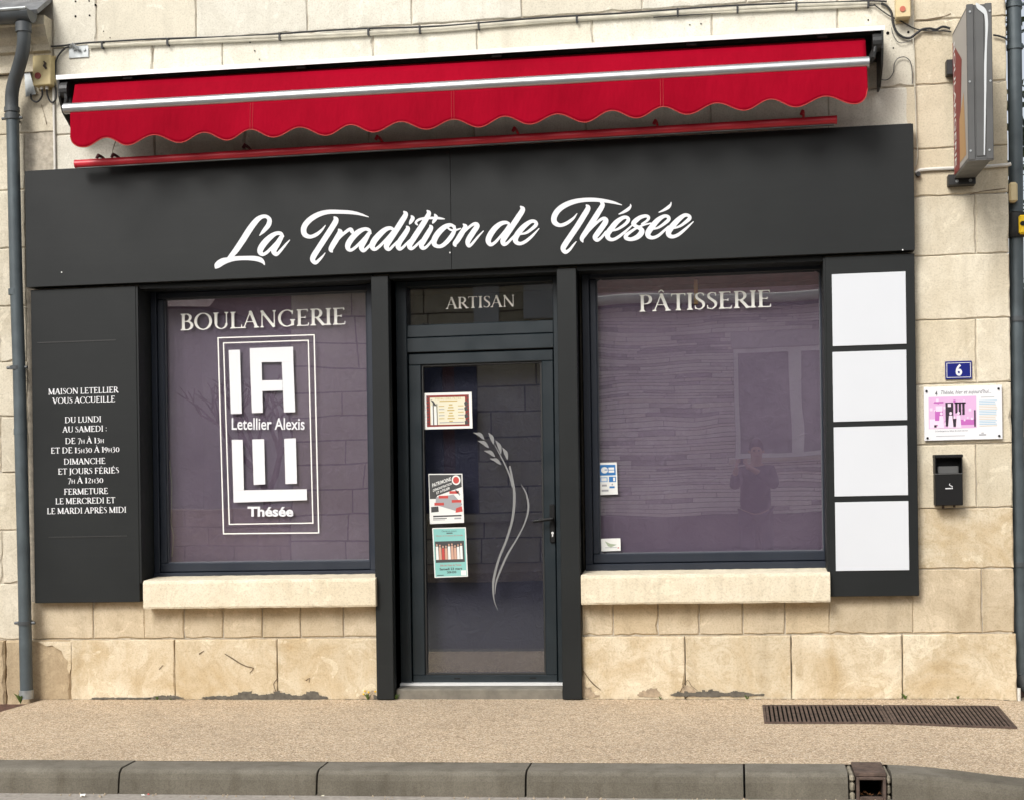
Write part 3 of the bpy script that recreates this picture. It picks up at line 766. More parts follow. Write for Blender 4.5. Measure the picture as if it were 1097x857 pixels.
# logo
def zl(x, y): return (160 + x/3.06, 340 + y/3.06)
def atp(p, Y): u_, v_ = at(p[0], p[1], Y); return (u_, Y, v_)
lg = MB()
for poly in ([(260, 108), (297, 107), (303, 315), (267, 316)],
             [(329, 102), (471, 97), (472, 146), (368, 148), (330, 148)],
             [(330, 148), (368, 148), (372, 312), (336, 313)],
             [(434, 147), (472, 146), (478, 310), (441, 311)],
             [(369, 207), (436, 206), (437.2, 240), (370, 242)],
             [(270, 400), (306, 400), (310, 565), (275, 566)],
             [(275, 566), (516, 562), (517, 598), (276, 606)],
             [(337, 399), (376, 398), (380, 546), (342, 548)],
             [(442, 397), (480, 395), (484, 544), (446, 545)]):
    lg.quad([atp(zl(*p), YG) for p in poly])
lg.build('logo_blocks', VINYL, wl)
lf = MB()
for q, w_ in (([(225, 68), (540, 58), (555, 705), (243, 708)], 3.6), ([(243, 85), (521, 76), (536, 673), (262, 677)], 3.4)):
    for k in range(4):
        a, b = q[k], q[(k+1) % 4]; dx, dy = b[0]-a[0], b[1]-a[1]; L = math.hypot(dx, dy); nx, ny = -dy/L*w_/2, dx/L*w_/2
        ex, ey = dx/L*w_/2, dy/L*w_/2
        if k % 2: ex, ey = -ex, -ey
        lf.quad([atp(zl(a[0]+nx-ex, a[1]+ny-ey), YG), atp(zl(b[0]+nx+ex, b[1]+ny+ey), YG), atp(zl(b[0]-nx+ex, b[1]-ny+ey), YG), atp(zl(a[0]-nx-ex, a[1]-ny-ey), YG)])
lf.build('logo_border', CREAM, wl)
def qf(x, y): return atp(zl(x, y), YG)
tx = MB(); text_box(tx, 'Letellier Alexis', qf, 270, 368, 509, 329, 0, bold=.012); tx.build('lettering', VINYL, wl)
tx = MB(); text_box(tx, 'Thésée', qf, 322, 652, 472, 619, 0, bold=.035); tx.build('lettering', VINYL, wl)
# loose sheet edge in the left window, paper scrap, wooden prop at the top of the right one
sc1 = MB(); sc1.tube([(*at(181.5, 493, .21)[:1], .212, at(181.5, 493, .21)[1]), (at(184, 520, .21)[0], .212, at(184, 520, .21)[1]), (at(183, 560, .21)[0], .212, at(183, 560, .21)[1]), (at(186, 575, .21)[0], .212, at(186, 575, .21)[1]), (at(184, 596, .21)[0], .212, at(184, 596, .21)[1])], .0025, 6)
sc1.build('loose_cord', CABLEW, wl)
wd = MB(); a = at(745.5, 318, .215); b = at(744.5, 300, .215); wd.box(a[0]-.012, a[0]+.012, .208, .216, a[1]-.05, b[1]); wd.build('wooden_prop', WOOD, wr)

# --- door
dr = bpy.data.objects.new('door', None); col.objects.link(dr); dr.parent = shop; dr['_w'] = shop['_w']
D0, D1 = mu(.145, (437, 380), (443, 738)), mu(.145, (592, 375), (598, 735))
DV0, DV1 = mv(.145, (443, 737.5), (598, 736)), mv(.145, (437, 379), (592, 375))
T0, T1 = mv(.14, (436, 347.5), (594, 344)), mv(.14, (436, 308), (594, 302))
f = MB()
f.box(PA1+.001, D0-.006, .13, .25, .035, TOPO, 0, .004)          # casing left
f.box(D1+.006, PB0-.001 if D1+.006 < PB0-.006 else D1+.012, .13, .25, .035, TOPO, 0, .002)
f.box(D0-.006, D1+.006, .131, .249, DV1+.008, T0-.085, 0, .004)
f.box(D0-.006, D1+.006, .138, .249, T0-.082, T0, 0, .005)       # transom rail
f.box(D0-.006, D1+.006, .131, .249, T1, TOPO, 0, .004)
f.build('door_casing', CLADG, dr)
g0, g1, gv0, gv1 = gl((451.5, 390), (579.5, 388), (455, 723.5), (585.5, 722.5), .146)
lfm = MB()
lfm.box(D0, D1, .145, .215, DV0, gv0, 0, .005); lfm.box(D0, D1, .145, .215, gv1, DV1, 0, .005)
lfm.box(D0, g0, .1455, .2145, gv0, gv1, 0, .005); lfm.box(g1, D1, .1455, .2145, gv0, gv1, 0, .005)
lfm.build('door_leaf', CLADG, dr)
bd = MB()
for a, b, c, d in ((g0, g1, gv0, gv0+.012), (g0, g1, gv1-.012, gv1), (g0, g0+.012, gv0+.012, gv1-.012), (g1-.012, g1, gv0+.012, gv1-.012)): bd.box(a, b, .160, .176, c, d, 0, .002)
bd.build('glazing_bead', BLKM, dr)
p = MB(); p.box(g0, g1, .178, .184, gv0, gv1); p.build('glass_pane', GLASSD, dr)
p = MB(); p.box(D0-.006, D1+.006, .199, .204, T0, T1); p.build('transom_pane', GLASSD, dr)
p = MB()
vs = []; nx = 60
for i in range(nx+1):
    t_ = i/nx; y_ = .30 + .003*math.sin(t_*9)
    for v_ in (.10, 2.25): vs.append((D0+(D1-D0)*t_, y_, v_))
p.add(vs, [(2*i, 2*i+2, 2*i+3, 2*i+1) for i in range(nx)]); p.build('dark_drape', FILMD, dr, smooth=True)
hd = MB()
a = at(591.5, 540, .13); b = at(592, 581, .13)
hd.box(a[0]-.018, a[0]+.018, .128, .145, b[1], a[1], 0, .005)
l0 = at(591, 555.5, .10); l1 = at(571, 558.5, .08)
hd.tube([(l0[0], .13, l0[1]), (l0[0], .095, l0[1])], .010, 10)
hd.tube([(l0[0]+.008, .09, l0[1]), (l0[0]-.03, .087, l0[1]-.003), (l1[0], .085, l1[1])], [.012, .011, .009], 10)
h_ = hd.build('handle', BLK, dr, smooth=True)
c_y = at(592, 572, .125); cy = MB(); cy.disc((c_y[0], .125, c_y[1]+.008), .0085, h=.008); cy.box(c_y[0]-.004, c_y[0]+.004, .122, .128, c_y[1]-.015, c_y[1]+.004); cy.build('lock_cylinder', ALUW, dr)
th = MB(); th.box(PA1+.004, PB0-.004, .09, .26, .066, .083, 0, .002); th.build('threshold_bar', ALUW, dr)
dn = MB()
for x, y in ((454, 345.8), (569, 342)):
    a = at(x+2, y+1.5, .136); dn.box(a[0]-.022, a[0]+.022, .1345, .139, a[1]-.004, a[1]+.003)
for x, y in ((490, 726.5), (571, 726)):
    a = at(x, y, .143); dn.box(a[0]-.02, a[0]+.02, .1425, .146, a[1]-.004, a[1]+.004)
dn.build_each('drain_cap', BLK, dr)
t = MB(); serif_line(t, 'ARTISAN', 477.2, 331.4, 551, 328.6, 12.4, YG); t.build('lettering', GLETT if False else plain('dim_cream_vinyl', (.84, .81, .72), .5), dr)
# wheat ear decal
def z3(x, y): return (410+x/3.573, 280+y/3.573)
def z4(x, y): return (410+x/3.0625, 480+y/3.0625)
sh = []
def st(pts, zf, s):
    return caps([(*zf(x, y), .8*w/s) for x, y, w in pts], 6)
for a, m_, b in (((348, 655), (372, 662), (388, 680)), ((364, 686), (388, 694), (405, 712)), ((388, 724), (412, 730), (429, 746)), ((410, 754), (434, 760), (452, 776)), ((405, 655), (417, 672), (424, 698)), ((432, 684), (446, 705), (452, 734)), ((458, 711), (471, 732), (477, 757))):
    sh += st([(*a, 2), ((a[0]+m_[0])/2, (a[1]+m_[1])/2, 10), (*m_, 18), ((m_[0]+b[0])/2+1, (m_[1]+b[1])/2+1, 13), (*b, 4)], z3, 3.573)
sh += st([(428, 700, 2), (452, 745, 5), (472, 785, 7), (488, 825, 8), (497, 860, 9)], z3, 3.573)
sh += st([(417, 60, 7), (427, 110, 9), (432, 160, 11), (426, 230, 10), (406, 300, 9), (382, 360, 9), (366, 420, 10), (362, 460, 8), (366, 500, 4), (378, 532, 1)], z4, 3.06)
sh += st([(454, 117, 1), (471, 150, 6), (478, 195, 8), (466, 245, 6), (441, 295, 6), (411, 345, 8), (388, 395, 8), (372, 440, 6), (368, 478, 2)], z4, 3.06)
V_, F_ = ink(sh, .3); wh = MB(); wh.add([atp(q, .1765) for q in V_], F_)
wh.build('wheat_decal', GLETT, dr)
# concrete step
s = MB(); s.box(PA1-.0, PB0+.0, -.02, .27, -.05, .064, 0, .008); s.build('door_step', CONCS, shop)

# ================================================================== LEFT HOURS PANEL
hp = root('opening_hours_panel', 'tall dark panel with white opening hours text left of the bakery windows', 'sign', (-4.25, YP, .64))
b = MB(); b.box(PL0, PL1, YP, .008, PLB, FB-.016, 0, .003); b.build('panel', CLAD, hp)
b = MB()
for y, x0, x1 in ((366.5, 40, 124), (575, 52, 136)):
    a0 = at(x0, y, YP-.001); a1 = at(x1, y-1, YP-.001); b.box(a0[0], a1[0], YP-.0025, YP+.001, (a0[1]+a1[1])/2-.004, (a0[1]+a1[1])/2+.004)
b.build_each('seam_strip', BLKM, hp)
lines = [('MAISON LETELLIER', 185, 455, 80, 76), ('VOUS ACCUEILLE', 200, 440, 114, 111), ('DU LUNDI', 248, 387, 188, 186), ('AU SAMEDI :', 238, 408, 224, 222),
         ('DE 7h À 13h', 250, 398, 268, 266), ('ET DE 15h30 À 19h30', 195, 457, 304, 301), ('DIMANCHE', 244, 403, 347, 345), ('ET JOURS FÉRIÉS', 222, 455, 384, 382),
         ('7h À 12h30', 260, 395, 420, 418), ('FERMETURE', 245, 413, 462, 460), ('LE MERCREDI ET', 212, 441, 498, 496), ('LE MARDI APRÈS MIDI', 180, 483, 536, 532)]
OT = TK; TK_s, TN_s = TK, TN
TK, TN = .17, .085
for s_t, x0, x1, y0, y1 in lines:
    t = MB(); serif_line(t, s_t, x0/3.571, 400+y0/3.571, x1/3.571, 400+y1/3.571, 6.3, YP-.0015, cell=.06); t.build('lettering', VINYL, hp)
TK, TN = TK_s, TN_s

# ================================================================== RIGHT BOARD WITH WHITE SQUARES
rp = root('notice_board', 'dark board carrying four blank white squares beside the right shop window', 'sign', (.84, YP, .615))
b = MB(); b.box(PR0, PR1, YP, .008, PRB, FB-.016, 0, .003); b.build('board', CLAD, rp)
ys = [(293.5, 370.5, 292, 369.5), (377.5, 452, 375, 449.5), (457.5, 532, 455.5, 529.5), (538, 611.5, 536, 610)]
for (l0, l1, r0, r1), (xa, xb) in zip(ys, ((891, 970), (891.7, 970.8), (893, 971.7), (894.5, 973))):
    a = at(xa, l0, YP); b_ = at(xb, r0, YP); c = at(xa, l1, YP); d = at(xb, r1, YP)
    q = MB(); q.box((a[0]), b_[0], YP-.006, YP-.0008, (c[1]+d[1])/2, (a[1]+b_[1])/2, 0, .001); q.build('white_panel', WHITEB, rp)

# ================================================================== FASCIA SIGN
fs_ = root('fascia_sign', 'long dark fascia board with white brush script shop name above the windows', 'sign', (-1.77, YF, FB))
SP = U(483, 230, YF)
for a, b in ((FL, SP-.0005), (SP+.0005, FR)):
    m_ = MB(); m_.box(a, b, YF, .006, FB, FT, 0, .0015); m_.build('board', CLAD, fs_)
m_ = MB(); m_.box(FL+.01, FR-.01, YF+.02, .006, FT+.0005, FT+.006); m_.build('top_flashing', BLKM, fs_)
m_ = MB()
for x, y in ((66, 292), (482, 271), (967, 268)):
    a = at(x, y, YF-.002); m_.disc((a[0], YF-.001, a[1]), .0045, h=.003, n=10)
m_.build_each('fixing_screw', ALUW, fs_)
def zz(ox, oy): return lambda x, y: (ox + x/9.97, oy + y/9.97)
script = {
 'La': [((220, 215), [
  [(580, 375, 10), (625, 325, 40), (675, 262, 52), (683, 205, 46), (645, 172, 36), (590, 182, 46), (535, 228, 60), (470, 315, 66), (400, 425, 66), (330, 528, 62), (275, 595, 50), (240, 632, 36)],
  [(112, 718, 24), (135, 688, 68), (185, 655, 72), (245, 637, 56), (320, 622, 48), (420, 617, 45), (520, 620, 52), (582, 634, 52), (615, 658, 34), (632, 688, 10)],
  [(828, 385, 28), (803, 355, 40), (755, 355, 42), (700, 388, 56), (640, 445, 66), (595, 508, 66), (585, 552, 55), (612, 578, 36), (655, 558, 34), (710, 505, 30), (770, 440, 28), (812, 400, 25)],
  [(808, 400, 48), (770, 465, 58), (732, 530, 60), (740, 565, 48), (765, 577, 34), (810, 530, 30), (860, 470, 22), (900, 425, 10)]])],
 'Tradition': [((310, 215), [
  [(385, 268, 8), (345, 318, 26), (290, 365, 38), (222, 390, 40), (165, 365, 55), (152, 310, 60), (177, 252, 60), (235, 195, 58), (320, 148, 54), (420, 124, 46), (540, 124, 42), (660, 130, 38), (760, 150, 26), (845, 178, 8)],
  [(480, 180, 18), (498, 215, 56), (450, 300, 60), (385, 400, 60), (310, 515, 60), (257, 600, 60), (250, 640, 50), (280, 667, 38), (320, 635, 30), (355, 598, 20), (382, 562, 8)],
  [(528, 312, 18), (541, 345, 56), (500, 420, 60), (458, 490, 58), (443, 528, 46), (458, 552, 14)],
  [(480, 480, 16), (540, 395, 28), (600, 340, 34), (650, 308, 34), (668, 332, 42), (678, 355, 14)],
  [(865, 352, 26), (850, 318, 36), (805, 307, 38), (740, 337, 55), (680, 392, 62), (632, 460, 62), (624, 508, 50), (650, 533, 34), (690, 515, 32), (750, 460, 30), (810, 395, 28), (845, 365, 25)],
  [(845, 362, 42), (810, 420, 56), (772, 490, 58), (777, 526, 46), (800, 536, 34), (850, 490, 28), (895, 435, 22)]]),
  ((400, 215), [
  [(215, 312, 28), (180, 297, 38), (130, 312, 50), (70, 362, 62), (10, 432, 66), (-13, 490, 58), (10, 524, 36), (50, 505, 32), (112, 445, 30), (170, 380, 28), (210, 328, 25)],
  [(325, 120, 14), (345, 152, 50), (300, 230, 60), (240, 325, 60), (185, 410, 60), (142, 480, 58), (147, 513, 46), (172, 524, 32), (210, 488, 28), (255, 440, 20)],
  [(355, 278, 14), (368, 305, 46), (330, 370, 56), (282, 440, 58), (264, 490, 54), (280, 518, 40), (310, 508, 30), (350, 468, 26), (390, 425, 20)],
  [(405, 165, 14), (420, 192, 42), (400, 230, 36), (385, 255, 10)],
  [(575, 110, 14), (593, 142, 46), (545, 230, 58), (480, 330, 60), (422, 420, 60), (387, 480, 56), (397, 512, 42), (425, 510, 30), (470, 470, 26), (515, 425, 20)],
  [(470, 262, 16), (453, 240, 24), (480, 210, 26), (540, 192, 24), (600, 190, 26), (680, 190, 28), (730, 195, 20), (762, 200, 8)],
  [(605, 268, 14), (616, 295, 46), (580, 360, 56), (532, 440, 58), (512, 480, 54), (527, 510, 40), (560, 503, 30), (600, 462, 26), (640, 410, 22)],
  [(655, 150, 14), (668, 182, 42), (645, 225, 32), (632, 245, 10)],
  [(868, 280, 24), (820, 264, 38), (760, 287, 54), (695, 347, 62), (652, 420, 62), (652, 470, 50), (690, 493, 38), (740, 482, 42), (800, 428, 48), (848, 362, 46), (868, 308, 34), (845, 270, 26)],
  [(790, 290, 20), (830, 318, 22), (880, 318, 20), (930, 302, 14)],
  [(960, 255, 14), (983, 285, 46), (945, 350, 56), (902, 420, 56), (870, 465, 46), (878, 490, 18)],
  [(890, 440, 18), (960, 350, 24), (1027, 283, 28), (1082, 252, 36), (1108, 275, 54), (1067, 340, 58), (1022, 410, 58), (1007, 455, 48), (1022, 488, 34), (1057, 462, 28), (1117, 390, 22), (1175, 328, 10)]])],
 'de': [((500, 210), [
  [(450, 297, 26), (415, 287, 36), (360, 302, 48), (300, 352, 60), (247, 427, 62), (230, 485, 56), (255, 523, 38), (300, 502, 32), (350, 448, 28), (410, 375, 26), (450, 315, 24)],
  [(575, 115, 14), (598, 150, 52), (550, 230, 60), (490, 320, 60), (430, 410, 60), (387, 480, 56), (397, 518, 42), (430, 510, 30), (480, 460, 26), (520, 415, 20)],
  [(580, 412, 18), (640, 395, 28), (708, 345, 36), (742, 307, 40), (728, 278, 36), (685, 277, 40), (620, 322, 54), (562, 385, 60), (522, 450, 60), (527, 495, 48), (570, 513, 36), (630, 488, 34), (700, 430, 28), (772, 352, 10)]])],
 'Thésée': [((580, 205), [
  [(380, 242, 8), (340, 293, 26), (270, 345, 36), (200, 367, 38), (145, 340, 54), (134, 290, 60), (162, 227, 60), (225, 168, 58), (320, 123, 54), (430, 99, 46), (560, 94, 42), (680, 106, 36), (780, 126, 26), (858, 150, 8)],
  [(480, 150, 14), (498, 185, 52), (450, 270, 60), (385, 375, 60), (310, 485, 60), (247, 580, 60), (232, 620, 52), (257, 653, 40), (300, 628, 30), (345, 573, 20), (372, 540, 8)],
  [(630, 118, 14), (653, 150, 48), (605, 235, 58), (545, 330, 60), (482, 430, 58), (433, 505, 46), (442, 545, 14)],
  [(500, 440, 16), (560, 370, 26), (625, 312, 30), (668, 294, 38), (688, 322, 56), (650, 385, 58), (602, 450, 58), (573, 495, 52), (597, 526, 36), (640, 498, 28), (690, 438, 26)],
  [(828, 248, 10), (880, 224, 28), (930, 192, 34), (953, 162, 18), (950, 142, 8)],
  [(760, 425, 18), (820, 405, 26), (895, 355, 34), (928, 312, 38), (915, 284, 34), (870, 287, 40), (805, 332, 54), (752, 395, 60), (707, 460, 58), (717, 505, 46), (760, 520, 34), (820, 493, 32), (900, 430, 26), (960, 375, 16)]]),
  ((650, 205), [
  [(375, 352, 18), (425, 322, 26), (447, 292, 32), (438, 272, 32), (405, 268, 36), (350, 287, 44), (297, 330, 52), (284, 355, 42), (312, 377, 38), (362, 405, 46), (373, 440, 58), (330, 490, 54), (260, 516, 40), (207, 503, 42), (207, 475, 40), (250, 440, 32), (320, 395, 24), (400, 362, 20), (470, 345, 14)],
  [(505, 407, 18), (560, 387, 26), (630, 337, 36), (663, 302, 38), (650, 272, 34), (605, 272, 38), (540, 317, 54), (482, 385, 62), (442, 445, 60), (447, 485, 48), (490, 500, 36), (550, 478, 32), (620, 418, 26), (660, 380, 20)],
  [(558, 228, 10), (610, 204, 26), (660, 172, 34), (683, 142, 18), (688, 120, 8)],
  [(725, 397, 18), (785, 374, 26), (850, 327, 36), (885, 292, 40), (875, 264, 34), (830, 260, 40), (765, 307, 54), (702, 375, 62), (662, 435, 60), (667, 475, 48), (710, 488, 38), (770, 463, 34), (850, 398, 26), (925, 328, 10)]])]}
for word, parts in script.items():
    shp = []
    for (ox, oy), strokes in parts:
        for stt in strokes: shp += caps([(ox+x/9.97, oy+y/9.97, w/9.97) for x, y, w in stt], 7)
    V_, F_ = ink(shp, .4)
    m_ = MB(); m_.add([atp(q, YF-.0025) for q in V_], F_); m_.build('lettering', VINYL, fs_)

# ================================================================== AWNING
aw = root('retracted_awning', 'rolled-in bright red awning with scalloped valance and silver front bar', 'awning', (-1.8, -.2, 3.6))
YB = -.37
b0 = at(69, 117, YB); b1 = at(931, 67, YB)      # silver bar ends
bar = MB(); bar.tube([(b0[0], YB, b0[1]), (b1[0], YB, b1[1])], .0335, 20); bar.build('front_bar', ALU, aw, smooth=True)
def alongbar(t): return b0[0]+(b1[0]-b0[0])*t, b0[1]+(b1[1]-b0[1])*t
# valance with scallops
lowx = [90, 137, 193, 244, 294, 350, 402, 458, 514, 568, 627, 683, 737, 798, 853, 916]
lowy = [158, 156, 153, 150.5, 148, 146, 143, 139.5, 137, 133.5, 131, 127, 123, 119.5, 116, 112.5]
YV = YB-.020
lo = [at(x, y, YV) for x, y in zip(lowx, lowy)]
uL, uR = at(75, 130, YV)[0], at(929, 80, YV)[0]
def hem(u_):
    if u_ <= lo[0][0]:
        t = (lo[0][0]-u_)/(lo[0][0]-uL); return lo[0][1] + .075*(1-math.sqrt(max(0, 1-t**2.2)))
    if u_ >= lo[-1][0]:
        t = (u_-lo[-1][0])/(uR-lo[-1][0]); return lo[-1][1] + .085*(1-math.sqrt(max(0, 1-t**2.2)))
    for (ua, va), (ub, vb) in zip(lo[:-1], lo[1:]):
        if ua <= u_ <= ub:
            t = (u_-ua)/(ub-ua); return va+(vb-va)*t + .028*(1-math.cos(2*math.pi*t))
seams = [U(x, y, YV) for x, y in ((270, 140), (485, 115), (709, 100))]
nx, ny = 520, 10; va = MB(); vs = []
def fold(u_, t): return .012*t*math.sin(u_*2.3+.5) + .006*t*math.sin(u_*8.3) + .003*t*math.sin(u_*17+t)
for i in range(nx+1):
    u_ = uL + (uR-uL)*i/nx; tt = (u_-b0[0])/(b1[0]-b0[0]); vt = b0[1]+(b1[1]-b0[1])*tt - .022; vb_ = hem(u_)
    for j in range(ny+1):
        t = j/ny; vs.append((u_, YV + .004 - fold(u_, t) - .012*t, vt + (vb_-vt)*t))
va.add(vs, [(i*(ny+1)+j, i*(ny+1)+j+1, (i+1)*(ny+1)+j+1, (i+1)*(ny+1)+j) for i in range(nx) for j in range(ny)])
vo = va.build('valance', RED, aw, smooth=True)
sd = vo.modifiers.new('thick', 'SOLIDIFY'); sd.thickness = .0015
hm = MB(); hm.tube([(u_, YV + .004 - fold(u_, 1) - .012, hem(u_)) for u_ in [uL + (uR-uL)*i/520 for i in range(521)]], .0028, 6); hm.build('hem', REDHEM, aw, smooth=True)
# seams
sm = MB()
for s0 in seams:
    for du in (-.008, .008):
        tt = (s0-b0[0])/(b1[0]-b0[0]); vt = b0[1]+(b1[1]-b0[1])*tt
        sm.tube([(s0+du, YV + .004 - fold(s0, t) - .012*t - .0022, (vt-.03) + (hem(s0)-(vt-.03))*t) for t in [k/8 for k in range(9)]], .0010, 4)
sm.build_each('seam_stitching', plain('seam_thread', (.50, .05, .05), .8), aw)
# cloth running back from the bar to the roller
cl = MB(); nx = 200; vs = []
YR = -.315
c0 = at(76, 91, YR); c1 = at(930, 43, YR)

for i in range(nx+1):
    t = i/nx; u_ = uL+(uR-uL)*t
    bu, bv = alongbar((u_-b0[0])/(b1[0]-b0[0])); cv = c0[1]+(c1[1]-c0[1])*t
    for j in range(5):
        q = j/4; vs.append((u_, YB+.006+(YR-YB)*q, bv+.022+(cv-bv-.022)*q - .008*math.sin(q*math.pi)*(1+.3*math.sin(u_*5))))
cl.add(vs, [(i*5+j, i*5+j+1, (i+1)*5+j+1, (i+1)*5+j) for i in range(nx) for j in range(4)])
o = cl.build('cloth', RED, aw, smooth=True)
sd = o.modifiers.new('thick', 'SOLIDIFY'); sd.thickness = .0015
rl = MB(); rl.tube([(uL, YR+.075, c0[1]-.005), (uR, YR+.075, c1[1]-.005)], .035, 20); rl.build('roller', RED, aw, smooth=True)
# hood
YH = -.335
h0 = at(60, 83, YH); h1 = at(948, 29.5, YH)
hd = MB()
def slopebox(mb, p0, p1, y0, y1, dv0, dv1, dvb=0):   # box following the line p0-p1
    vs = [(p0[0], y0, p0[1]+dv0), (p0[0], y1, p0[1]+dv0+dvb), (p0[0], y0, p0[1]+dv1), (p0[0], y1, p0[1]+dv1+dvb),
          (p1[0], y0, p1[1]+dv0), (p1[0], y1, p1[1]+dv0+dvb), (p1[0], y0, p1[1]+dv1), (p1[0], y1, p1[1]+dv1+dvb)]
    mb.add(vs, [(0, 1, 3, 2), (4, 6, 7, 5), (0, 4, 5, 1), (2, 3, 7, 6), (0, 2, 6, 4), (1, 5, 7, 3)])
slopebox(hd, h0, h1, YH, YH+.006, -.016, .012)
slopebox(hd, h0, h1, YH+.0065, -.001, .004, .0085, .045)
hd.build('hood', ALUW, aw)
hd = MB(); slopebox(hd, (h0[0]+.01, h0[1]), (h1[0]-.01, h1[1]), YH+.0075, -.004, -.004, .0035, .043)
slopebox(hd, (h0[0]+.01, h0[1]), (h1[0]-.01, h1[1]), -.05, -.004, -.12, .035)
hd.build('hood_lining', BLKM, aw)
for p0, sgn in ((h0, 1), (h1, -1)):
    e = MB(); v0 = p0[1]
    prof = [(YH, v0+.0), (YH+.01, v0-.12), (YH+.06, v0-.21), (-.12, v0-.30), (-.002, v0-.30), (-.002, v0+.04)]
    if sgn > 0: e.extr_u(prof, p0[0]+.008, p0[0]+.020)
    else: e.extr_u(prof, p0[0]-.020, p0[0]-.008)
    ao = sgn
    e.tube([(p0[0]+sgn*.05, -.25, v0-.10), (p0[0]+sgn*.09, YB+.03, v0-.20)], .018, 10)
    e.disc((p0[0]+sgn*.045, YR+.03, v0-.075), .055, 'x', .05, 16)
    e.tube([(p0[0]+sgn*.045, YR, v0-.05), (p0[0]+sgn*.06, YB+.05, v0-.14), (p0[0]+sgn*.075, YB, v0-.19)], .012, 8)
    e.build('end_bracket', BLKM, aw)
# brackets on the underside
ub = MB()
for t in (.09, .31, .55, .78, .93):
    ub.box(h0[0]+(h1[0]-h0[0])*t-.03, h0[0]+(h1[0]-h0[0])*t+.03, YH+.03, -.06, h0[1]+(h1[1]-h0[1])*t-.028, h0[1]+(h1[1]-h0[1])*t-.006)
ub.build_each('hood_support', BLKM, aw)

# red lamp strip under the awning
ls = root('red_light_strip', 'thin red metal tube on clips just above the dark fascia board', 'light strip', (-1.9, -.2, 3.5))
YL = -.20
l0 = at(82, 176, YL); l1 = at(895, 128.7, YL)
m_ = MB(); m_.tube([(l0[0], YL, l0[1]), (l1[0], YL, l1[1])], .0255, 16); m_.build('tube', REDP, ls, smooth=True)
m_ = MB(); slopebox(m_, (l0[0]+.01, l0[1]), (l1[0]-.01, l1[1]), YL-.012, YL+.012, -.032, -.026); m_.build('lens_strip', GREYM, ls)
for x, y in ((105, 168), (121, 167), (262, 157), (404, 148), (551, 139), (702, 131), (860, 121)):
    q = at(x, y, YL); m_ = MB()
    m_.tube([(q[0]-.010, YL, q[1]-.012), (q[0], YL+.005, q[1]+.008), (q[0]+.006, YL+.04, q[1]+.006), (q[0]+.01, -.05, q[1]-.010), (q[0]+.01, -.002, q[1]-.012)], [.010, .012, .009, .007, .007], 8)
    m_.build('clip', REDP if x > 300 else plain('grimy_red', (.10, .015, .018), .6), ls)
m_ = MB(); q = at(897, 127, YL); m_.disc((l1[0]+.004, YL, l1[1]), .0265, 'x', .008, 16); m_.disc((l0[0]-.004, YL, l0[1]), .0265, 'x', .008, 16); m_.build_each('end_cap', REDP, ls)

# ================================================================== PROJECTING SIGN
YN = -.66
ps = root('projecting_sign', 'grey metal box sign jutting out from the wall near the right corner', 'sign', (1.42, -.35, 3.3))
nL0 = at(1035.5, 8, YN); nL1 = at(1037, 172, YN); nR0 = at(1065, 8, YN); nR1 = at(1062, 171, YN)
ua, ub_ = (nL0[0]+nL1[0])/2, (nR0[0]+nR1[0])/2; vt = (nL0[1]+nR0[1])/2 + .02; vb_ = (nL1[1]+nR1[1])/2
m_ = MB(); m_.box(ua+.006, ub_-.006, YN+.004, -.07, vb_+.003, vt-.003, 0, .003); m_.build('box_body', GREYM, ps)
m_ = MB()
for a, b in ((ua, ua+.038), (ub_-.038, ub_)): m_.box(a, b, YN-.004, YN+.012, vb_, vt, 0, .003)
m_.box(ua+.045, ub_-.045, YN-.001, YN+.006, vb_+.02, vt-.01, 0, .002)
m_.box(ua, ub_, YN-.001, YN+.03, vb_-.004, vb_+.004, 0, .001)
m_.build('front_trim', GREYM, ps)
# sign face on the left (towards the shop)
fm = MB()
u_ = ua+.0045
fm.quad([(u_, YN+.03, vb_+.02), (u_, -.08, vb_+.02), (u_, -.08, vt-.02), (u_, YN+.03, vt-.02)], 0)
u2 = u_ - .001
fm.quad([(u2, YN+.36, vb_+.02), (u2, -.085, vb_+.02), (u2, -.085, vt-.06), (u2, YN+.22, vt-.25)], 1)
fm.quad([(u2-.0004, YN+.10, vb_+.05), (u2-.0004, YN+.34, vb_+.05), (u2-.0004, YN+.34, vb_+.30), (u2-.0004, YN+.16, vb_+.42)], 2)
u3 = u2 - .001
text_box(fm, 'BOULANGERIE', lambda x, y: (u3, -.12 - y*.075, vt-.08-x*(vt-vb_-.14)), 0, 0, 1, 1, 3, bold=.02)
fm.build('printed_face', [ink_mat('sign_grey', (.42, .40, .37)), ink_mat('sign_red', (.22, .018, .02)), ink_mat('sign_bread', (.50, .30, .13)), VINYL], ps)
m_ = MB()
for vv in (vb_+.01, vt-.20):
    m_.box(ua-.03, ua+.13, -.07, -.001, vv-.045, vv+.045 if vv > 3.4 else vv+.02, 0, .003)
m_.build_each('wall_bracket', BLKM, ps)
m_ = MB()
for x, y in ((1039, 13), (1062, 12), (1037, 88), (1061, 87), (1038, 162), (1060, 161)):
    a = at(x, y, YN-.005); m_.disc((min(max(a[0], ua+.012), ub_-.012), YN-.006, a[1]), .006, h=.006, n=8)
for dx in (0, .06): m_.disc((ua+.02+dx*1.3, -.073, vb_-.012), .010, h=.008, n=8)
m_.build_each('rivet', STEEL, ps)
V_, F_ = ink(caps([(1046.5, 5, 3), (1049, 8, 5), (1053, 11, 5.5), (1056, 16, 3.5), (1057, 28, 3.0), (1056.4, 45, 2.2), (1055.6, 70, 2.6), (1055.4, 100, 2.2), (1055, 130, 1.8), (1054.5, 166, 1.2)]), .35)
m_ = MB(); m_.add([atp(q, YN-.0052) for q in V_], F_); m_.build('peeled_streak', plain('chalky_streak', (.58, .60, .60), .7), ps)

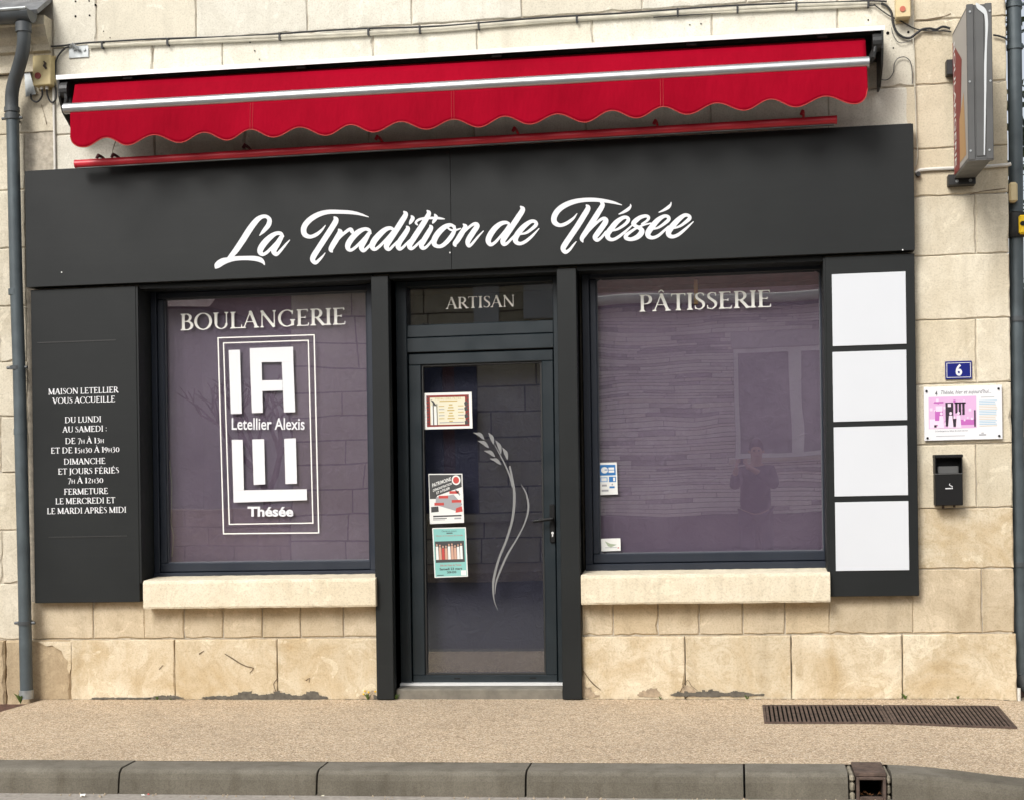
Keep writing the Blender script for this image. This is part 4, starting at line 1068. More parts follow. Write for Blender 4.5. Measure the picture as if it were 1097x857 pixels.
# ================================================================== SMALL WALL FIXTURES
# house number
a = at(1012.5, 388, -.012); b = at(1041.5, 405, -.012)
hn = root('house_number_plate', 'small blue enamel plate with white number 6 on the right stone pier', 'house number', ((a[0]+b[0])/2, -.01, b[1]))
u0, u1, v0, v1 = a[0], b[0], b[1]-.006, a[1]+.003
m_ = MB(); m_.box(u0, u1, -.012, -.002, v0, v1, 0, .003); m_.build('plate', BLUE, hn)
m_ = MB()
for q in ((u0+.008, u1-.008, v0+.010, v0+.013), (u0+.008, u1-.008, v1-.013, v1-.010), (u0+.008, u0+.011, v0+.013, v1-.013), (u1-.011, u1-.008, v0+.013, v1-.013)):
    m_.quad([(q[0], -.0126, q[2]), (q[1], -.0126, q[2]), (q[1], -.0126, q[3]), (q[0], -.0126, q[3])])
m_.build('border', VINYL, hn)
m_ = MB(); uc = (u0+u1)/2+.001; text_box(m_, '6', lambda x, y: (x, -.0128, y), uc-.019, v0+.020, uc+.019, v1-.018, 0, bold=.03); m_.build('numeral', VINYL, hn)
# information plaque
c4 = [at(x, y, -.02) for x, y in ((989.3, 414.2), (1073.2, 413), (1074.3, 469.8), (990.5, 472.2))]
u0 = (c4[0][0]+c4[3][0])/2; u1 = (c4[1][0]+c4[2][0])/2; v1 = (c4[0][1]+c4[1][1])/2; v0 = (c4[2][1]+c4[3][1])/2
ip = root('information_plaque', 'white local history plaque with pink photograph, screwed to the pier above the ashtray', 'plaque', ((u0+u1)/2, -.02, v0))
m_ = MB(); m_.box(u0, u1, -.022, -.012, v0, v1, 0, .002); m_.build('plate', plain('acrylic_white', (.76, .76, .77), .25), ip)
def pq(layer): return lambda x, y: (u0+(u1-u0)*x, -.0222-.0004*layer, v1-(v1-v0)*y)
def rect(mb, q, x0, y0, x1, y1, mi): mb.quad([q(x0, y0), q(x1, y0), q(x1, y1), q(x0, y1)], mi)
PI1, PI2, PI3, PDK = ink_mat('pink', (.66, .40, .62)), ink_mat('magenta', (.48, .12, .42)), ink_mat('pale_pink', (.78, .62, .74)), ink_mat('near_black', (.02, .01, .02))
PTX, PBL, PTAN, PGR = ink_mat('text_dark', (.08, .07, .09)), ink_mat('text_blue', (.33, .50, .62)), ink_mat('text_tan', (.60, .53, .42)), ink_mat('text_grey', (.33, .33, .34))
ph = MB(); q1, q2, q3 = pq(1), pq(2), pq(3)
rect(ph, q1, .06, .19, .67, .78, 0); rect(ph, q2, .07, .60, .25, .77, 2); rect(ph, q2, .40, .62, .66, .72, 1)
for i in range(26):
    x = random.uniform(.07, .62); y = random.uniform(.22, .72); s_ = random.uniform(.01, .035)
    rect(ph, pq(2+i*.05), x, y, x+s_, y+s_*1.6, random.choice((1, 2, 2)))
rect(ph, pq(4), .125, .28, .25, .31, 1)
rect(ph, pq(4), .14, .44, .24, .63, 1); rect(ph, pq(4.3), .15, .36, .235, .46, 2)
rect(ph, pq(4), .275, .30, .375, .74, 3); rect(ph, pq(4.4), .305, .32, .345, .38, 2); rect(ph, pq(4), .36, .60, .415, .75, 3)
for x in (.40, .445, .49): rect(ph, pq(4), x, .30, x+.03, .50+.03*(x > .4), 3)
rect(ph, pq(4), .39, .30, .535, .325, 3); rect(ph, pq(4), .64, .45, .66, .76, 3)
for x in (.22, .34, .44):   # townsfolk in the old photograph
    ph.add([pq(5)(x+.018*math.cos(a_), .50+.03*math.sin(a_)) for a_ in [k*math.pi/4 for k in range(8)]], [tuple(range(8))], 2)
    ph.quad([pq(5)(x-.022, .54), pq(5)(x+.022, .54), pq(5)(x+.035, .77), pq(5)(x-.035, .77)], 2)
ph.build('pink_photograph', [PI1, PI2, PI3, PDK], ip)
tt = MB()
text_box(tt, 'Thésée, hier et aujourd\'hui...', pq(1), .22, .17, .86, .075, 0, shear=.3)
text_box(tt, '4', pq(1), .145, .17, .175, .08, 0, bold=.02)
for k in range(16):
    y = .275 + k*.031
    rect(tt, pq(1), .705, y, .705+random.uniform(.2, .235), y+.014, 1 if (k//3) % 2 == 0 else 2)
rect(tt, pq(1), .73, .215, .90, .225, 3)
text_box(tt, 'La boulangerie au début du siècle dernier', pq(1), .14, .845, .56, .81, 0)
rect(tt, pq(1), .15, .915, .52, .925, 3); rect(tt, pq(1), .70, .90, .79, .925, 3); rect(tt, pq(1), .73, .87, .76, .89, 3)
tt.build('printed_text', [PTX, PBL, PTAN, PGR], ip)
m_ = MB()
for x, y in ((.035, .08), (.955, .07), (.04, .95), (.955, .94)):
    p = pq(1)(x, y); m_.disc((p[0], p[1]-.002, p[2]), .007, h=.006, n=10)
m_.build_each('screw', BLK, ip)
# wall ashtray
a0 = at(1001.5, 487, -.10); a1 = at(1031, 486, -.10); a2 = at(1002, 541.5, -.10)
u0, u1, v1, v0 = a0[0], a1[0], a0[1], a2[1]
ah = root('wall_ashtray', 'black metal cigarette bin with white cigarette symbol fixed to the stone pier', 'ashtray', ((u0+u1)/2, -.05, v0))
m_ = MB()
m_.box(u0, u1, -.10, -.006, v0, v1-.115, 0, .004)
m_.box(u0, u0+.006, -.10, -.006, v1-.1145, v1-.0205, 0, .001); m_.box(u1-.006, u1, -.10, -.006, v1-.1145, v1-.0205, 0, .001)
m_.box(u0+.0065, u1-.0065, -.03, -.006, v1-.1145, v1-.0205)
m_.build('body', BLK, ah)
m_ = MB(); m_.box(u0-.003, u1+.003, -.108, -.004, v1-.02, v1, 0, .004); m_.build('lid', BLK, ah)
m_ = MB(); m_.box(u0+.02, u1-.02, -.08, -.035, v1-.114, v1-.07, 0, .003); m_.build('stub_plate', GREYM, ah)
m_ = MB(); m_.box(u0-.002, u1+.002, -.104, -.096, v1-.118, v1-.113, 0, .001); m_.build('front_lip', GREYM, ah)
m_ = MB(); ccx, ccv = (u0+u1)/2, v0+.105
def aq(x, y): return (ccx+x, -.1012, ccv+y)
m_.quad([aq(-.022, -.006), aq(.012, -.006), aq(.012, .0), aq(-.022, .0)]); m_.quad([aq(.014, -.006), aq(.021, -.006), aq(.021, .0), aq(.014, .0)])
V_, F_ = ink(caps([(.017, .004, .003), (.018, .010, .004), (.008, .014, .004), (.002, .020, .004), (.006, .027, .002)]), .0006); m_.add([aq(x, y) for x, y in V_], F_)
m_.build('cigarette_symbol', VINYL, ah)
m_ = MB(); m_.tube([(u0+.05, -.05, v0), (u0+.05, -.05, v0-.018)], .008, 8); m_.tube([(u1-.045, -.05, v0), (u1-.045, -.05, v0-.012)], .008, 8); m_.build_each('lock_stub', RUST, ah)

# junction boxes
def jbox(name, label, x0, y0, x1, y1, mat, dot, dx, dy, dr_, ex=None):
    Yb = -.09; a = at(x0, y0, Yb); b = at(x1, y1, Yb)
    r = root(name, label, 'junction box', ((a[0]+b[0])/2, -.05, b[1]))
    m_ = MB(); m_.box(a[0], b[0], Yb, -.012, b[1], a[1], 0, .006); m_.box(a[0]+.004, b[0]-.004, -.0125, -.001, b[1]-.012, a[1]+.012); m_.build('casing', mat, r)
    p = at(dx, dy, Yb-.003); m_ = MB(); m_.disc((p[0], Yb-.003, p[1]), dr_, h=.008); m_.build('red_cap', dot, r)
    return r, a, b
r1, a, b = jbox('junction_box', 'beige electric box with dark red round cap beside the bent downpipe', 34.5, 60, 54.5, 91, BEIGE, REDDOT, 40.5, 81.5, .021)
m_ = MB(); p = at(48.5, 71, -.092); m_.tube([(p[0]-.01, -.093, p[1]+.03), (p[0]+.004, -.10, p[1]+.015), (p[0]-.004, -.10, p[1]), (p[0]+.008, -.095, p[1]-.02)], [.004, .008, .010, .006], 6); m_.build('latch', RUSTD, r1)
m_ = MB()
for x, y in ((49.5, 95), (44, 95)):
    p = at(x, y, -.06); m_.disc((p[0], -.05, p[1]+.01), .012, 'z', .03, 10)
m_.build_each('cable_gland', WHPVC, r1)
r2, a, b = jbox('junction_box', 'cream electric box with faded red cap at the top edge above the awning end', 959.5, -12, 976, 18.5, CREAMB, REDDOT2, 967, 10, .017)
# grey paper-like meter tag
tg = MB(); p = [at(x, y, -.02) for x, y in ((26, 77), (31, 74.5), (38.5, 101), (27.5, 104))]
tg.add([(q[0], -.02, q[1]) for q in p] + [(q[0], -.012, q[1]) for q in p], [(0, 1, 2, 3), (7, 6, 5, 4), (0, 4, 5, 1), (1, 5, 6, 2), (2, 6, 7, 3), (3, 7, 4, 0)])
tag(tg.build('metal_tag', STEEL), 'small crooked grey metal plate hanging below the beige electric box', 'metal plate')
# steel clamp plate
a = at(73.5, 50, -.01); b = at(95, 61.5, -.01)
cp = root('cable_clamp', 'galvanised clamp plate holding the cable bundle above the awning left end', 'cable clamp', ((a[0]+b[0])/2, 0, b[1]))
m_ = MB(); m_.box(a[0], b[0], -.010, -.001, b[1], a[1], 0, .002); m_.build('plate', STEEL, cp)
m_ = MB(); p = at(79, 52, -.03); m_.tube([(p[0]-.02, -.03, p[1]+.01), (p[0]+.0, -.05, p[1]+.02), (p[0]+.03, -.03, p[1]-.01)], .012, 8); m_.disc((at(91, 54)[0], -.014, at(91, 54)[1]), .011, h=.01, n=6); m_.disc((p[0], -.016, p[1]), .013, h=.012, n=6); m_.build('clamp_bolt', STEEL, cp)

# cables
def cable(name, label, pts, r, mat, Y=-.02, cat='cable', sub=5, group=None):
    s = spline([(x, y, (q[0] if q else Y)) for x, y, *q in pts], sub) if False else None
    P = []
    pp = [(x, y, (q[0] if q else Y)) for x, y, *q in pts]
    ex = [np.array(p, float) for p in pp]; ex = [2*ex[0]-ex[1]] + ex + [2*ex[-1]-ex[-2]]
    for i in range(1, len(ex)-2):
        for k in range(sub):
            t = k/sub; a, b, c, d = ex[i-1:i+3]
            P.append(.5*((2*b)+(-a+c)*t+(2*a-5*b+4*c-d)*t*t+(-a+3*b-3*c+d)*t**3))
    P.append(ex[-2])
    m_ = MB(); m_.tube([(at(p[0], p[1], p[2])[0], p[2], at(p[0], p[1], p[2])[1]) for p in P], r, 8)
    return tag(m_.build(name, mat, smooth=True), label, cat, group)
cb = root('wall_cable_bundle', 'bundle of pale and black cables strapped along the wall above the awning', 'cable', (-1.8, -.02, 3.9))
def cpart(name, pts, r, mat, Y=-.02, sub=5):
    P = spline(pts, sub); m_ = MB(); m_.tube([(at(p[0], p[1], Y)[0], Y, at(p[0], p[1], Y)[1]) for p in P], r, 8); return m_.build(name, mat, cb, smooth=True)
def cline(x): return float(np.interp(x, [50, 95, 130, 250, 400, 470, 560, 700, 830, 945], [49, 48.2, 46.5, 41, 33, 30, 23.5, 13.5, 6.5, 2.5]))
cpart('pale_cable', [(95, cline(95)+1, 1)] + [(x, cline(x)+1.2+.7*math.sin(x*.02), 1) for x in range(120, 940, 30)], .0105, CABLEW, -.022)
cpart('pale_cable', [(95, cline(95)+3, 1)] + [(x, cline(x)+3.2-.9*math.sin(x*.013), 1) for x in range(120, 940, 30)], .0085, CABLEW, -.018)
cpart('black_cable', [(40, 49.5, 1), (60, 50, 1)] + [(x, cline(x)-2.0+.6*math.sin(x*.03), 1) for x in range(90, 940, 30)] + [(950, 2, 1)], .006, CABLE, -.018)
cpart('black_cable', [(x, cline(x)+4.6+1.4*math.sin(x*.011+1), 1) for x in range(700, 940, 30)] + [(938, 6, 1)], .004, CABLE, -.018)
m_ = MB()
for x in (110, 180, 300, 395, 450, 513, 618, 726, 790, 853, 930):
    p = at(x, cline(x)+1.3, -.02); m_.box(p[0]-.006, p[0]+.006, -.037, -.001, p[1]-.024, p[1]+.022)
m_.build_each('cable_tie', CABLE, cb)
cable('hanging_cable', 'black cable curving from the cable clamp down to the awning hood', [(76, 50), (70, 52), (64, 58), (60, 66), (59.5, 76), (59, 84)], .006, CABLE)
cable('hanging_cable', 'black cable looping under the beige electric box', [(50, 95, -.05), (51, 103, -.04), (55, 110, -.03), (59.5, 107, -.03), (60, 97, -.03), (58, 88, -.03)], .006, CABLE)
cable('hanging_cable', 'short black cable loop below the crooked metal plate', [(45, 95, -.05), (45, 103, -.04), (40, 109.5, -.03), (34, 107, -.03), (33, 101, -.03)], .006, CABLE)
cable('hanging_cable', 'thick black cable sagging below the cream electric box', [(944, 4), (950, 7), (955, 14), (956.5, 24), (960, 34), (967, 40), (975, 41), (982, 36), (988, 32), (996, 31), (1003, 32), (1010, 29), (1018, 31)], .0075, CABLE)
cable('hanging_cable', 'thin straight black cable running towards the projecting sign', [(936, 5), (945, 12), (954, 18), (965, 23), (980, 31), (995, 33.5), (1010, 33.5), (1019, 34.5)], .004, CABLE)
cable('hanging_cable', 'thin grey wire curling beside the awning end bracket', [(941, 83), (946, 86), (952, 85), (957, 78), (958, 69), (962, 63), (969, 61.5), (975, 66), (977, 76), (977.5, 90)], .0028, GREYM)
cable('hanging_cable', 'thin dark cable dropping down the joint right of the awning', [(978, 40), (979.5, 60), (980, 90), (981, 115), (981.5, 140), (983, 165), (981, 178)], .0038, CABLEW)
cable('hanging_cable', 'fine grey wire loop hanging under the cream electric box', [(955, 30), (957, 38), (963, 46), (972, 45), (980, 41)], .0022, GREYM)
cable('hanging_cable', 'black cable from the projecting sign back to the corner drainpipe', [(1064, 38), (1070, 39), (1076, 41), (1080, 44)], .006, CABLE)
m_ = MB(); a = at(57, 84, -.012); b = at(60.5, 182, -.012); m_.tube([(a[0], -.012, a[1]+.05), (b[0]-.01, -.012, FT+.005)], .0085, 8)
tag(m_.build('conduit', WHPVC, smooth=True), 'thin white vertical conduit left of the awning above the fascia', 'conduit')
cable('conduit', 'white horizontal conduit passing behind the projecting sign towards the corner', [(981, 186), (985, 183), (992, 182), (1010, 181), (1040, 180), (1060, 178.5), (1078, 177), (1083, 176)], .011, WHPVC, -.014, 'conduit')
m_ = MB(); p = at(983.5, 187, -.02); m_.disc((p[0], -.02, p[1]), .014, h=.03); tag(m_.build('conduit_bracket', BLKM), 'small black bracket at the fascia corner under the white conduit', 'bracket')

# ================================================================== NEIGHBOUR LEFT
nb = root('neighbouring_house', 'weathered limestone house at the left edge behind the grey downpipe', 'house', (-5.6, .3, 0))
nbm = MB()
ycs = [688, 625, 568, 506, 446, 388, 328, 266, 204, 144, 80]
nv = [at(10, y)[1] for y in ycs]
nv[0] = PLI
for k in range(len(nv)-1):
    edge = -4.606 if nv[k] < FT - .05 else NB-.004
    js = [-8.0, -7.1 + .3*(k % 2), -6.3 + .3*(k % 2), -5.5 + .3*(k % 2)] + ([-4.80] if nv[k] > FT-.05 or k % 2 else []) + [edge]
    for a, b in zip(js[:-1], js[1:]): nbm.block(a+J, b-J, nv[k]+J, nv[k+1]-J, .004+random.uniform(-.002, .002), .03)
nbm.build('wall', MSN, nb)
m_ = MB()
for a, b in ((-8, -7.2), (-7.2, -6.4), (-6.4, -5.5), (-5.5, -4.78), (-4.775, U76)): m_.block(a+J, b-J, -.08, PLI-J, -.026, .05, bev=.012, jit=.004)
m_.build('base_course', MSN2, nb)
m_ = MB(); m_.box(-8, -4.61, .014, .3, -.1, FT); m_.box(-8, NB-.002, .014, .3, FT+.001, nv[-1]+.6); m_.build('wall_core', MORT, nb)
# moulded cornice: stepped profile projecting to the gutter
m_ = MB(); vc = nv[-1]
prof = [(.01, vc), (-.035, vc), (-.035, vc+.035), (-.015, vc+.045), (-.015, vc+.12), (-.05, vc+.13), (-.055, vc+.17), (-.10, vc+.21), (-.13, vc+.27), (-.145, vc+.28), (-.145, vc+.34), (.01, vc+.34)]
m_.extr_u(prof, -8, at(30, 60, -.1)[0]); m_.extr_u([(y*.8, v+.0) for y, v in prof], at(30, 60, -.1)[0]+.001, NB-.006); m_.build('cornice', MSN, nb)
m_ = MB(); vt = vc+.345
m_.extr_u([(-.22, vt), (.9, vt+.75), (.9, vt+.70), (-.2, vt-.02)], -8, NB-.006); m_.build('roof', plain('slate_roof', (.16, .165, .17), .5, var=.3, vs=12), nb)
# gutter
gu = root('roof_gutter', 'dark grey half-round gutter with end cap at the top left corner', 'gutter', (-5.5, -.2, 4.3))
gv = at(15, 19, -.26); ge = at(33, 18, -.26)
m_ = MB(); cu0 = -8.0; cu1 = ge[0]; rad = .068; vs = []; n = 14
for uu in (cu0, cu1):
    for rr in (rad, rad-.006):
        for k in range(n+1):
            a = math.pi + math.pi*k/n; vs.append((uu, -.26+rr*math.cos(a), gv[1]+.03+rr*math.sin(a)))
N = n+1
fsx = []
for k in range(n):
    fsx += [(k, k+1, 2*N+k+1, 2*N+k), (N+k, 3*N+k, 3*N+k+1, N+k+1), (k, N+k, N+k+1, k+1), (2*N+k, 2*N+k+1, 3*N+k+1, 3*N+k)]
fsx += [(0, 2*N, 3*N, N), (n, N+n, 3*N+n, 2*N+n)]
m_.add(vs, fsx); m_.build('trough', ZINCD, gu, smooth=True)
m_ = MB(); m_.tube([(cu0, -.26-rad, gv[1]+.034), (cu1, -.26-rad, gv[1]+.034)], .011, 8); m_.build('bead', STEEL, gu, smooth=True)
m_ = MB(); pr = [(-.26+rad*1.08*math.cos(math.pi+math.pi*k/n), gv[1]+.032+rad*1.08*math.sin(math.pi+math.pi*k/n)) for k in range(n+1)]; m_.extr_u(pr, cu1-.04, cu1+.008); m_.build('end_cap', ZINCD, gu)

# left downpipe with swan neck
dp = root('downpipe', 'grey downpipe with swan neck left of the dark fascia, running down to the soil', 'drainpipe', (-4.72, -.1, 0))
ro = .041
def dpt(x, y, Y): a = at(x, y, Y); return (a[0], Y, a[1])
neck = [dpt(25, 24, -.26), dpt(25.5, 35, -.255), dpt(25.5, 46, -.24), dpt(23.5, 60, -.21), dpt(19.5, 74, -.17), dpt(15.5, 87, -.13), dpt(13, 99, -.11), dpt(12.5, 112, -.10), dpt(13, 124, -.10)]
P = spline(neck, 5); m_ = MB(); m_.tube([tuple(p) for p in P], ro+.002, 18); m_.build('swan_neck', ZINCD, dp, smooth=True)
PU = U(14, 200, -.10)
xs = [(13.5, 122), (15, 200), (17.2, 300), (20.5, 395), (23, 500), (25.5, 600), (28.5, 748)]
pts = [dpt(x, y, -.10) for x, y in xs]; pts[-1] = (pts[-1][0], -.10, .05)
m_ = MB(); m_.tube(pts, ro, 18); m_.build('pipe', ZINC, dp, smooth=True)
m_ = MB(); e = pts[-1]; m_.tube([(e[0], -.10, .02), (e[0], -.10, .075)], ro+.006, 16); m_.build('foot_sleeve', GREYM if False else STEEL, dp, smooth=True)
m_ = MB()
p = dpt(25.2, 30, -.256); m_.tube([(p[0], p[1], p[2]+.03), (p[0], p[1], p[2]-.03)], ro+.010, 16)
for x, y, h in ((12.8, 118, .03), (13.2, 125.5, .035)):
    p = dpt(x, y, -.10); m_.tube([(p[0], -.10, p[2]+h/2), (p[0], -.10, p[2]-h/2)], ro+.009, 16)
m_.build_each('joint_collar', ZINCD, dp, smooth=True)
for x, y in ((13.2, 127), (18.5, 394), (26.8, 667)):
    p = dpt(x, y, -.10); m_ = MB(); m_.tube([(p[0], -.10, p[2]+.012), (p[0], -.10, p[2]-.012)], ro+.006, 16); m_.tube([(p[0]-ro-.03, -.10, p[2]), (p[0]+ro+.028, -.10, p[2])], .010, 8)
    m_.tube([(p[0], -.06, p[2]), (p[0], .02, p[2])], .007, 8); m_.build('pipe_clip', ZINCD, dp, smooth=True)
m_ = MB()
for x, y in ((16.3, 313), (22, 462)):
    p = dpt(x, y, -.10); m_.tube([(p[0], -.10, p[2]+.02), (p[0], -.10, p[2]-.02)], ro+.0025, 16)
m_.build_each('pipe_socket', ZINC, dp, smooth=True)

# ================================================================== RIGHT CORNER
rpz = root('downpipe', 'dented blue-grey downpipe just round the right-hand corner of the shop', 'drainpipe', (1.75, .12, 0))
YQ = .10
xs = [(1085.5, -60), (1086, 0), (1087, 60), (1088, 150), (1088.6, 250), (1089, 340), (1089.5, 420), (1088.9, 470), (1090, 500), (1091, 600), (1093, 700), (1094, 722)]
pts = [dpt(x, y, YQ) for x, y in xs]
m_ = MB(); m_.tube(pts, .042, 18); m_.build('pipe', ZINC, rpz, smooth=True)
m_ = MB(); e = pts[-1]; m_.tube([e, (e[0]+.01, YQ, e[2]-.05), (e[0]+.06, YQ, e[2]-.10), (e[0]+.14, YQ, e[2]-.12)], .046, 16); m_.build('elbow', ZINCD, rpz, smooth=True)
for x, y in ((1086, 6), (1087, 51), (1089, 342), (1091.8, 604)):
    p = dpt(x, y, YQ); m_ = MB(); m_.tube([(p[0], YQ, p[2]+.015), (p[0], YQ, p[2]-.015)], .049, 16); m_.tube([(p[0]-.05, YQ-.01, p[2]), (p[0]+.07, YQ-.01, p[2])], .010, 8); m_.build('pipe_clip', ZINCD if y > 300 else ZINC, rpz, smooth=True)
# cream box and black-yellow guard on the corner
a = at(1079.5, 196, .03); b = at(1090, 217, .03)
m_ = MB(); m_.box(a[0]+.005, b[0], .01, .07, b[1], a[1], 0, .012); tag(m_.build('outlet_box', WHPVC if False else CREAMB), 'small cream box on the corner above the black and yellow guard', 'electric box')
bg = root('pipe_guard', 'black and yellow guard strapped round the corner drainpipe', 'guard', (1.77, .08, 2.95))
a = dpt(1088.6, 226, YQ); b = dpt(1088.6, 255, YQ)
m_ = MB(); m_.tube([(a[0]-.005, YQ-.01, a[2]-.01), (a[0]-.005, YQ-.01, a[2]-.02), (b[0]-.005, YQ-.01, b[2]+.03), (b[0]-.005, YQ-.01, b[2])], [.045, .062, .064, .05], 14); m_.build('rubber_sleeve', BLKM, bg, smooth=True)
m_ = MB(); m_.box(a[0]+.0, a[0]+.11, YQ-.09, YQ+.04, b[2]+.01, a[2]-.04, 0, .01); m_.build('yellow_block', YEL, bg)
m_ = MB(); m_.disc((a[0]+.02, YQ-.092, (a[2]+b[2])/2-.01), .014, h=.01); m_.build('black_knob', BLK, bg)
m_ = MB(); p = ground(1087, 748); m_.tube([(at(1085.5, 735, .0)[0]+.03, .0, .06), (at(1085.5, 735, .0)[0]+.03, .0, -.04)], .013, 8)
tag(m_.build('drain_stub', WHPVC, smooth=True), 'short white plastic tube at the foot of the right corner', 'pipe')

# garden wall, gate rail and tree past the corner
gw = MB()
for k in range(5):
    for q in range(7):
        a = 1.86 + q*.55 + (.27 if k % 2 else 0); gw.box(a, a+.545, 1.6, 1.9, -.1+k*.36, -.1+k*.36+.355, 0, .006)
tag(gw.build('garden_wall', MSN), 'low stone garden wall beyond the right corner of the shop', 'wall')
gr = MB()
for vv in (.5, 1.0, 1.52): gr.box(1.84, 4.5, 1.35, 1.40, vv, vv+.06)
for q in range(12): gr.box(1.84+q*.22, 1.87+q*.22, 1.36, 1.39, .05, 1.6)
tag(gr.build('garden_railing', GREYM), 'grey metal railing in front of the garden wall at right edge', 'railing')
def leaf_mat(name, c):
    m, nt, b = newmat(name); geo = nt.nodes.new('ShaderNodeNewGeometry')
    cc = ramp(nt, geo.outputs['Random Per Island'], [(0, [x*.5 for x in c]), (.6, c), (1, [min(1, c[0]*2.2), min(1, c[1]*1.8), c[2]*1.6])])
    nt.links.new(cc, b.inputs['Base Color']); b.inputs['Roughness'].default_value = .55; return m
BARK = plain('bark', (.12, .085, .06), .9, var=.3, vs=20, bmp=.8, bs=30)
def leafy_tree(name, label, base_, h, rx, n, mat):
    r = root(name, label, 'tree', base_)
    t_ = MB(); bx, by, bz = base_
    t_.tube([(bx, by, bz-.1), (bx+.05, by, bz+h*.35), (bx-.03, by+.05, bz+h*.7), (bx, by, bz+h*.95)], [.16, .12, .07, .02], 10)
    cl_ = []
    for k in range(46):
        a = random.uniform(0, 6.28); z_ = random.uniform(.25, 1)*h; rr = rx*math.sqrt(max(.05, 1-((z_/h-.5)/.62)**2))*random.uniform(.35, 1)
        c = (bx+rr*math.cos(a), by+rr*math.sin(a)*.8, bz+z_); cl_.append(c)
        if k % 2 == 0: t_.tube([(bx, by, bz+z_*.75), ((bx+c[0])/2, (by+c[1])/2, bz+z_*.9), c], [.04, .025, .008], 6)
    t_.build('trunk', BARK, r, smooth=True)
    m_ = MB()
    for c in cl_:
        s0 = random.uniform(.22, .42)
        for q in range(n//46):
            d = Vector((random.gauss(0, 1), random.gauss(0, 1), random.gauss(0, 1))).normalized()*s0*random.uniform(.3, 1)**.5
            p = Vector(c)+d; a = Vector((random.gauss(0, 1), random.gauss(0, 1), random.gauss(0, 1))).normalized(); b2 = a.orthogonal().normalized()
            l = random.uniform(.04, .075); w = l*.45
            m_.add([tuple(p-a*l), tuple(p+b2*w), tuple(p+a*l), tuple(p-b2*w)], [(0, 1, 2, 3)])
    m_.build('crown', mat, r, recalc=False)
leafy_tree('garden_tree', 'dark leafy tree seen past the right corner of the shop', (3.1, 3.2, 0), 5.2, 1.9, 14000, leaf_mat('leaf_dark', (.05, .075, .028)))
leafy_tree('garden_tree', 'second dark leafy tree farther back beyond the garden wall', (5.0, 4.6, 0), 6.2, 2.0, 9000, leaf_mat('leaf_olive', (.06, .08, .035)))

# ================================================================== STICKERS AND POSTERS
def poster(name, label, cat, corners, Y, draw, mats, group=None):
    c = [at(x, y, Y) for x, y in corners]
    m_ = MB()
    def q(layer):
        def f(x, y):
            a = [c[0][i]+(c[1][i]-c[0][i])*x for i in (0, 1)]; b = [c[3][i]+(c[2][i]-c[3][i])*x for i in (0, 1)]
            return (a[0]+(b[0]-a[0])*y, Y-.0003*layer, a[1]+(b[1]-a[1])*y)
        return f
    base_pts = [q(0)(*p) for p in ((0, 0), (1, 0), (1, 1), (0, 1))]
    m_.add(base_pts + [(p[0], Y+.0008, p[2]) for p in base_pts], [(0, 1, 2, 3), (7, 6, 5, 4), (0, 4, 5, 1), (1, 5, 6, 2), (2, 6, 7, 3), (3, 7, 4, 0)], 0)
    draw(m_, q)
    return tag(m_.build(name, mats), label, cat, group)
YD = .1755
DKR, GOLD, CRM, DGR, RDT, TEAL, SKIN, NVB = ink_mat('dark_red', (.22, .02, .015)), ink_mat('gold', (.50, .38, .12)), ink_mat('cream', (.70, .66, .50)), ink_mat('charcoal', (.05, .05, .05)), ink_mat('bright_red', (.50, .06, .05)), ink_mat('teal', (.22, .50, .46)), ink_mat('skin', (.55, .33, .24)), ink_mat('card_blue', (.02, .16, .42))
def d1(m, q):
    rect(m, q(1), .055, .07, .94, .93, 1); rect(m, q(2), .13, .13, .86, .88, 2)
    for i in range(9):
        rect(m, q(2), .065, .10+i*.09, .10, .14+i*.09, 4); rect(m, q(2), .90, .10+i*.09, .93, .14+i*.09, 4)
    # tall figures at left, dark tree shapes at the right
    m.quad([q(3)(.14, .18), q(3)(.20, .22), q(3)(.27, .36), q(3)(.22, .36)], 4); rect(m, q(3), .15, .35, .185, .88, 5); rect(m, q(3.3), .185, .30, .205, .9, 4)
    m.quad([q(3)(.215, .33), q(3)(.25, .33), q(3)(.285, .88), q(3)(.21, .88)], 5); rect(m, q(3.5), .265, .30, .28, .88, 4)
    for y in (.28, .42, .62, .80): m.quad([q(3)(.84, y), q(3)(.90, y-.05), q(3)(.91, y+.08), q(3)(.85, y+.09)], 4)
    text_box(m, 'MENU DES FÊTES', q(3), .24, .19, .78, .12, 3)
    rect(m, q(3), .33, .22, .70, .25, 3)
    for k in range(7):
        y = .32+k*.075; w = .06+.03*(k % 3)
        rect(m, q(3), .56-w/1.6, y, .56+w/1.6, y+.035, 3)
    for cx in (.37, .77):
        for k in range(5): y = .36+k*.085; rect(m, q(3), cx-.06, y, cx+.055, y+.022, 6 if k % 2 else 3)
    rect(m, q(3), .32, .81, .82, .835, 6)
poster('door_poster', 'small landscape poster with dark red border, topmost on the door glass', 'poster', [(453.7, 421.3), (505.2, 420), (506.2, 458.5), (454.8, 459.8)], YD, d1, [PAPW, DKR, CRM, GOLD, DGR, PAPW, PGR], 'posters taped inside the door')
